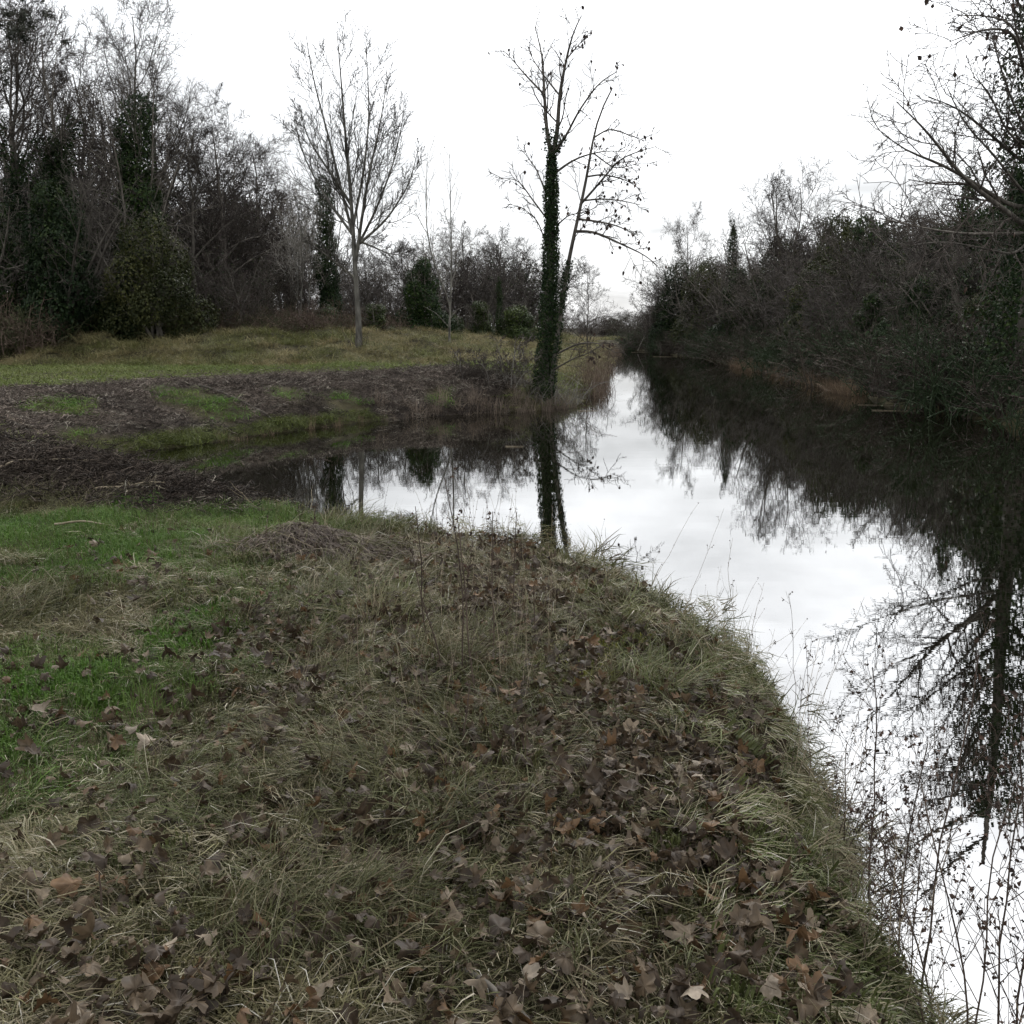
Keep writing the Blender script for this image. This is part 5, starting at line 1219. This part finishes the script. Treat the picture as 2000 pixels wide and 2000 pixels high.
for k, (u, v, vt_, lab, ln, br, hd) in enumerate([
    (905, 1335, 935, 'tallest dark dead stalk in the middle of the near bank', (-.03, 0), 9, 40),
    (930, 1385, 1010, 'dark dead stalk just before the tallest one', (-.06, 0), 7, 24),
    (868, 1330, 1060, 'short dark stalk leaning away from the tallest one', (-.16, 0), 4, 10),
    (838, 1290, 985, 'thin leaning stalk nearest the collapsed tussock', (-.10, 0), 4, 10),
    (962, 1300, 1000, 'thin brown stalk past the tallest dark one', (.05, 0), 4, 14),
    (1000, 1210, 990, 'thin stalk before the reflected trunk', (.03, 0), 3, 8),
    (1045, 1250, 1140, 'short dark stub of a stalk below the reflected trunk', (.0, 0), 0, 0),
    (902, 1480, 1330, 'broken dark stalk at the foot of the stalk group', (.05, 0), 2, 4),
    (520, 1090, 1000, 'little dark weed stem above the collapsed tussock', (-.02, 0), 3, 8),
    (610, 1060, 975, 'small branched dark weed by the mulch heap end', (.08, 0), 6, 16),
    (590, 1062, 985, 'small dark weed beside the branched one at the heap end', (-.05, 0), 4, 10),
    (200, 1800, 1690, 'single thin dark stem standing in the near grass', (.03, 0), 0, 0)]):
    b = hit(u, v); tp = at(u, vt_, b[1]); h = max(tp[2] - b[2], .1)
    stand('dead_stalk', lab, 'stalk', stalk_mesh(500 + k, h * 1.03, .0042, br, hd, ln), b[0], b[1], G1)
# pale grass stalks standing in the middle
M_PS = [stalk_mesh(540 + k, h, .0017, 0 if k % 2 else 5, 12, (l, 0), (M_STRAW, M_STRAW, M_STALK)[k % 3], .07, (.05, .1), .012) for k, (h, l) in enumerate([(.5, .1), (.65, -.1), (.42, .2), (.75, .05), (.55, -.2), (.6, .15)])]
cnt = 0
for k in range(84):
    x, y = rng.normal(-.3, .38), rng.uniform(4.2, 8.4)
    if land(np.array([x]), np.array([y]))[0][0] < .15: continue
    stand('grass_stalk', '%s %s stalk %s the dark dead stalks' % (('branched', 'bare')[k % 2], ('pale straw', 'pale straw', 'thin brown')[k % 3], 'before' if y < 4.9 else ('among' if y < 6.2 else 'behind')), 'stalk', M_PS[k % 6], x, y, 'thin grass stalks among the dark stalks', rng.random() * 6.28, rng.uniform(.6, 1.05))
ES = [stalk_mesh(560 + k, h, .0016, 4 if k % 2 else 0, 9, (l, .0), M_STRAW, .10, (.06, .14), .014) for k, (h, l) in enumerate([(.6, .5), (.8, .35), (.9, .45), (.5, .8), (.7, .6), (1.0, .3)])]
for k in range(44):
    y = rng.uniform(2.6, 8.2); x = float(np.interp(y, [2.3, 4, 5.3, 7, 8, 8.9], [1.1, 1.26, 1.36, 1.06, .6, -.2])) - rng.uniform(.05, .3)
    stand('grass_stalk', '%s grass stalk leaning over the water at the %s of the near bank edge' % (('bare', 'branched')[k % 2], 'near end' if y < 4 else ('bulge' if y < 5.8 else 'far curve')), 'stalk', ES[k % 6], x, y, 'grass stalks leaning over the water', rng.normal() * .5, rng.uniform(.5, .95))
# weeds at the lower corner
WD = [stalk_mesh(580 + k, h, .0036, 10, 70, (l, 0), M_STALK, .06, (.14, .34), .016, 4) for k, (h, l) in enumerate([(1.0, .1), (.85, .0), (1.15, -.05), (.7, .2), (.95, -.12)])]
cl = ['tallest', 'second', 'leaning', 'short', 'slender', 'crooked']
for k, (u, vb, vt_) in enumerate([(1700, 1790, 1300), (1755, 1830, 1340), (1800, 1880, 1380), (1850, 1930, 1420), (1900, 1960, 1500), (1950, 1960, 1450), (1990, 1980, 1400), (1880, 2040, 1560), (1830, 2040, 1600), (1940, 2060, 1620), (1770, 1950, 1560), (1720, 1870, 1480), (2020, 1900, 1350), (1640, 1640, 1290), (1680, 1700, 1380)]):
    d = ray(u, vb); t_ = (CAM_H - .3) / -d[2]; x, y = d[0] * t_, d[1] * t_
    z = float(H(np.array([x]), np.array([y]))[0])
    h = max(at(u, vt_, y)[2] - z, .3)
    lab = 'branching dead weed at the lower corner beside the water, ' + ['first from the grass edge', 'second from the grass edge', 'third from the grass edge', 'in the middle of the clump', 'past its middle', 'near the picture edge', 'at the picture edge', 'low at the picture bottom', 'leaning at the picture bottom', 'lowest of all', 'low against the grass edge', 'small one against the grass edge', 'cut by the picture edge', 'topmost of the clump', 'second from the top'][k]
    e = stand('dead_weed', lab, 'weed', WD[k % 5], x, y, 'dead weeds at the lower corner', rng.random() * 6.28, min(h, 1.3))
THN = [stalk_mesh(620 + k, h, .002, 7 if k % 2 else 3, 16, (l, 0), (M_STALK, M_STRAW)[k % 3 == 0], .09, (.1, .25), .014, 2) for k, (h, l) in enumerate([(.8, .3), (.6, .5), (.95, .1), (.7, -.2), (.5, .7), (.85, .4)])]
for k in range(48):
    y = rng.uniform(2.0, 4.6); x = float(np.interp(y, [2.0, 4, 5.3], [1.1, 1.26, 1.36])) - rng.uniform(-.15, .2) + (.25 if y < 3.2 else 0) * rng.random()
    stand('weed_stalk', 'thin %s weed stalk at the lower water edge, %s' % (('straw', 'dark', 'brown')[k % 3], 'picture bottom' if y < 2.7 else ('beside the branching weeds' if y < 3.6 else 'above the branching weeds')), 'stalk', THN[k % 6], x, y, 'thin weed stalks at the lower water edge', rng.normal() * .9, rng.uniform(.5, .95))
# floating slivers and sticks
for k, (u, v, l, lab) in enumerate([(1010, 798, .9, 'pale floating sliver before the twin trunk tree'), (1005, 873, .35, 'tiny floating sliver in the inlet'), (1255, 688, 2.2, 'pale sliver on the water at the far corner'), (1300, 697, 2.0, 'second pale sliver on the water near the far corner'), (1730, 792, 1.6, 'thin floating stick before the dark bank'), (1770, 803, 1.8, 'second thin floating stick before the dark bank'), (1150, 803, .6, 'short floating stick past the twin trunk tree')]):
    d = ray(u, v); t_ = CAM_H / -d[2]; x, y = d[0] * t_, d[1] * t_
    P = curve(np.array([[-l / 2, 0, .012]]), np.array([[1., 0, 0]]), np.array([l]), 7, np.random.default_rng(k), 0, .05); P[..., 2] = .012
    o = obj('floating_stick', mk('floating_stick', *tubes([(Br(P, np.linspace(.007, .003, 7)[None]), 5)], rng), M_STRAW, True), None, (x, y, 0), rng.normal() * .15)
    tag(o, lab, 'stick', 'sticks floating on the river')
for k, (u, v, l, az, lab, mt) in enumerate([(255, 955, .7, .35, 'curved pale branch lying on the dark heap', M_STRAW), (430, 925, .45, .1, 'whitish split stick on top of the dark heap', M_BARK_PALE), (30, 826, 1.1, -.25, 'pale split branch on the mulch by the picture edge', M_BARK_PALE), (45, 832, .9, -.1, 'second pale split branch on the mulch by the picture edge', M_STRAW), (470, 790, 2.2, -.35, 'long dark branch lying down the mulch slope', M_BARK), (740, 1010, .6, .5, 'short dark log at the water corner of the near bank', M_BARK), (80, 910, 1.0, .1, 'long grey stick along the back of the dark heap', M_STRAW), (170, 1028, .5, .2, 'grey stick at the foot of the dark heap', M_STRAW), (960, 1960, .3, 2.2, 'short dark stub of stick at the picture bottom', M_BARK)]):
    p = hit(u, v); P = curve(np.array([[-l / 2, 0, 0]]), np.array([[1., 0, 0]]), np.array([l]), 9, np.random.default_rng(40 + k), 0, .1)
    c, s_ = math.cos(az), math.sin(az); Q = P.copy(); Q[..., 0] = P[..., 0] * c - P[..., 1] * s_; Q[..., 1] = P[..., 0] * s_ + P[..., 1] * c
    Q[0, :, 2] = H(Q[0, :, 0] + p[0], Q[0, :, 1] + p[1]) - p[2] + .045
    rr = .011 if l < 1.5 else .03
    if 'log' in lab: rr = .05
    o = obj('stick', mk('stick', *tubes([(Br(Q, np.linspace(rr, rr * .5, 9)[None]), 6)], rng), mt, True), None, p)
    tag(o, lab, 'stick', 'sticks lying on mulch and grass')
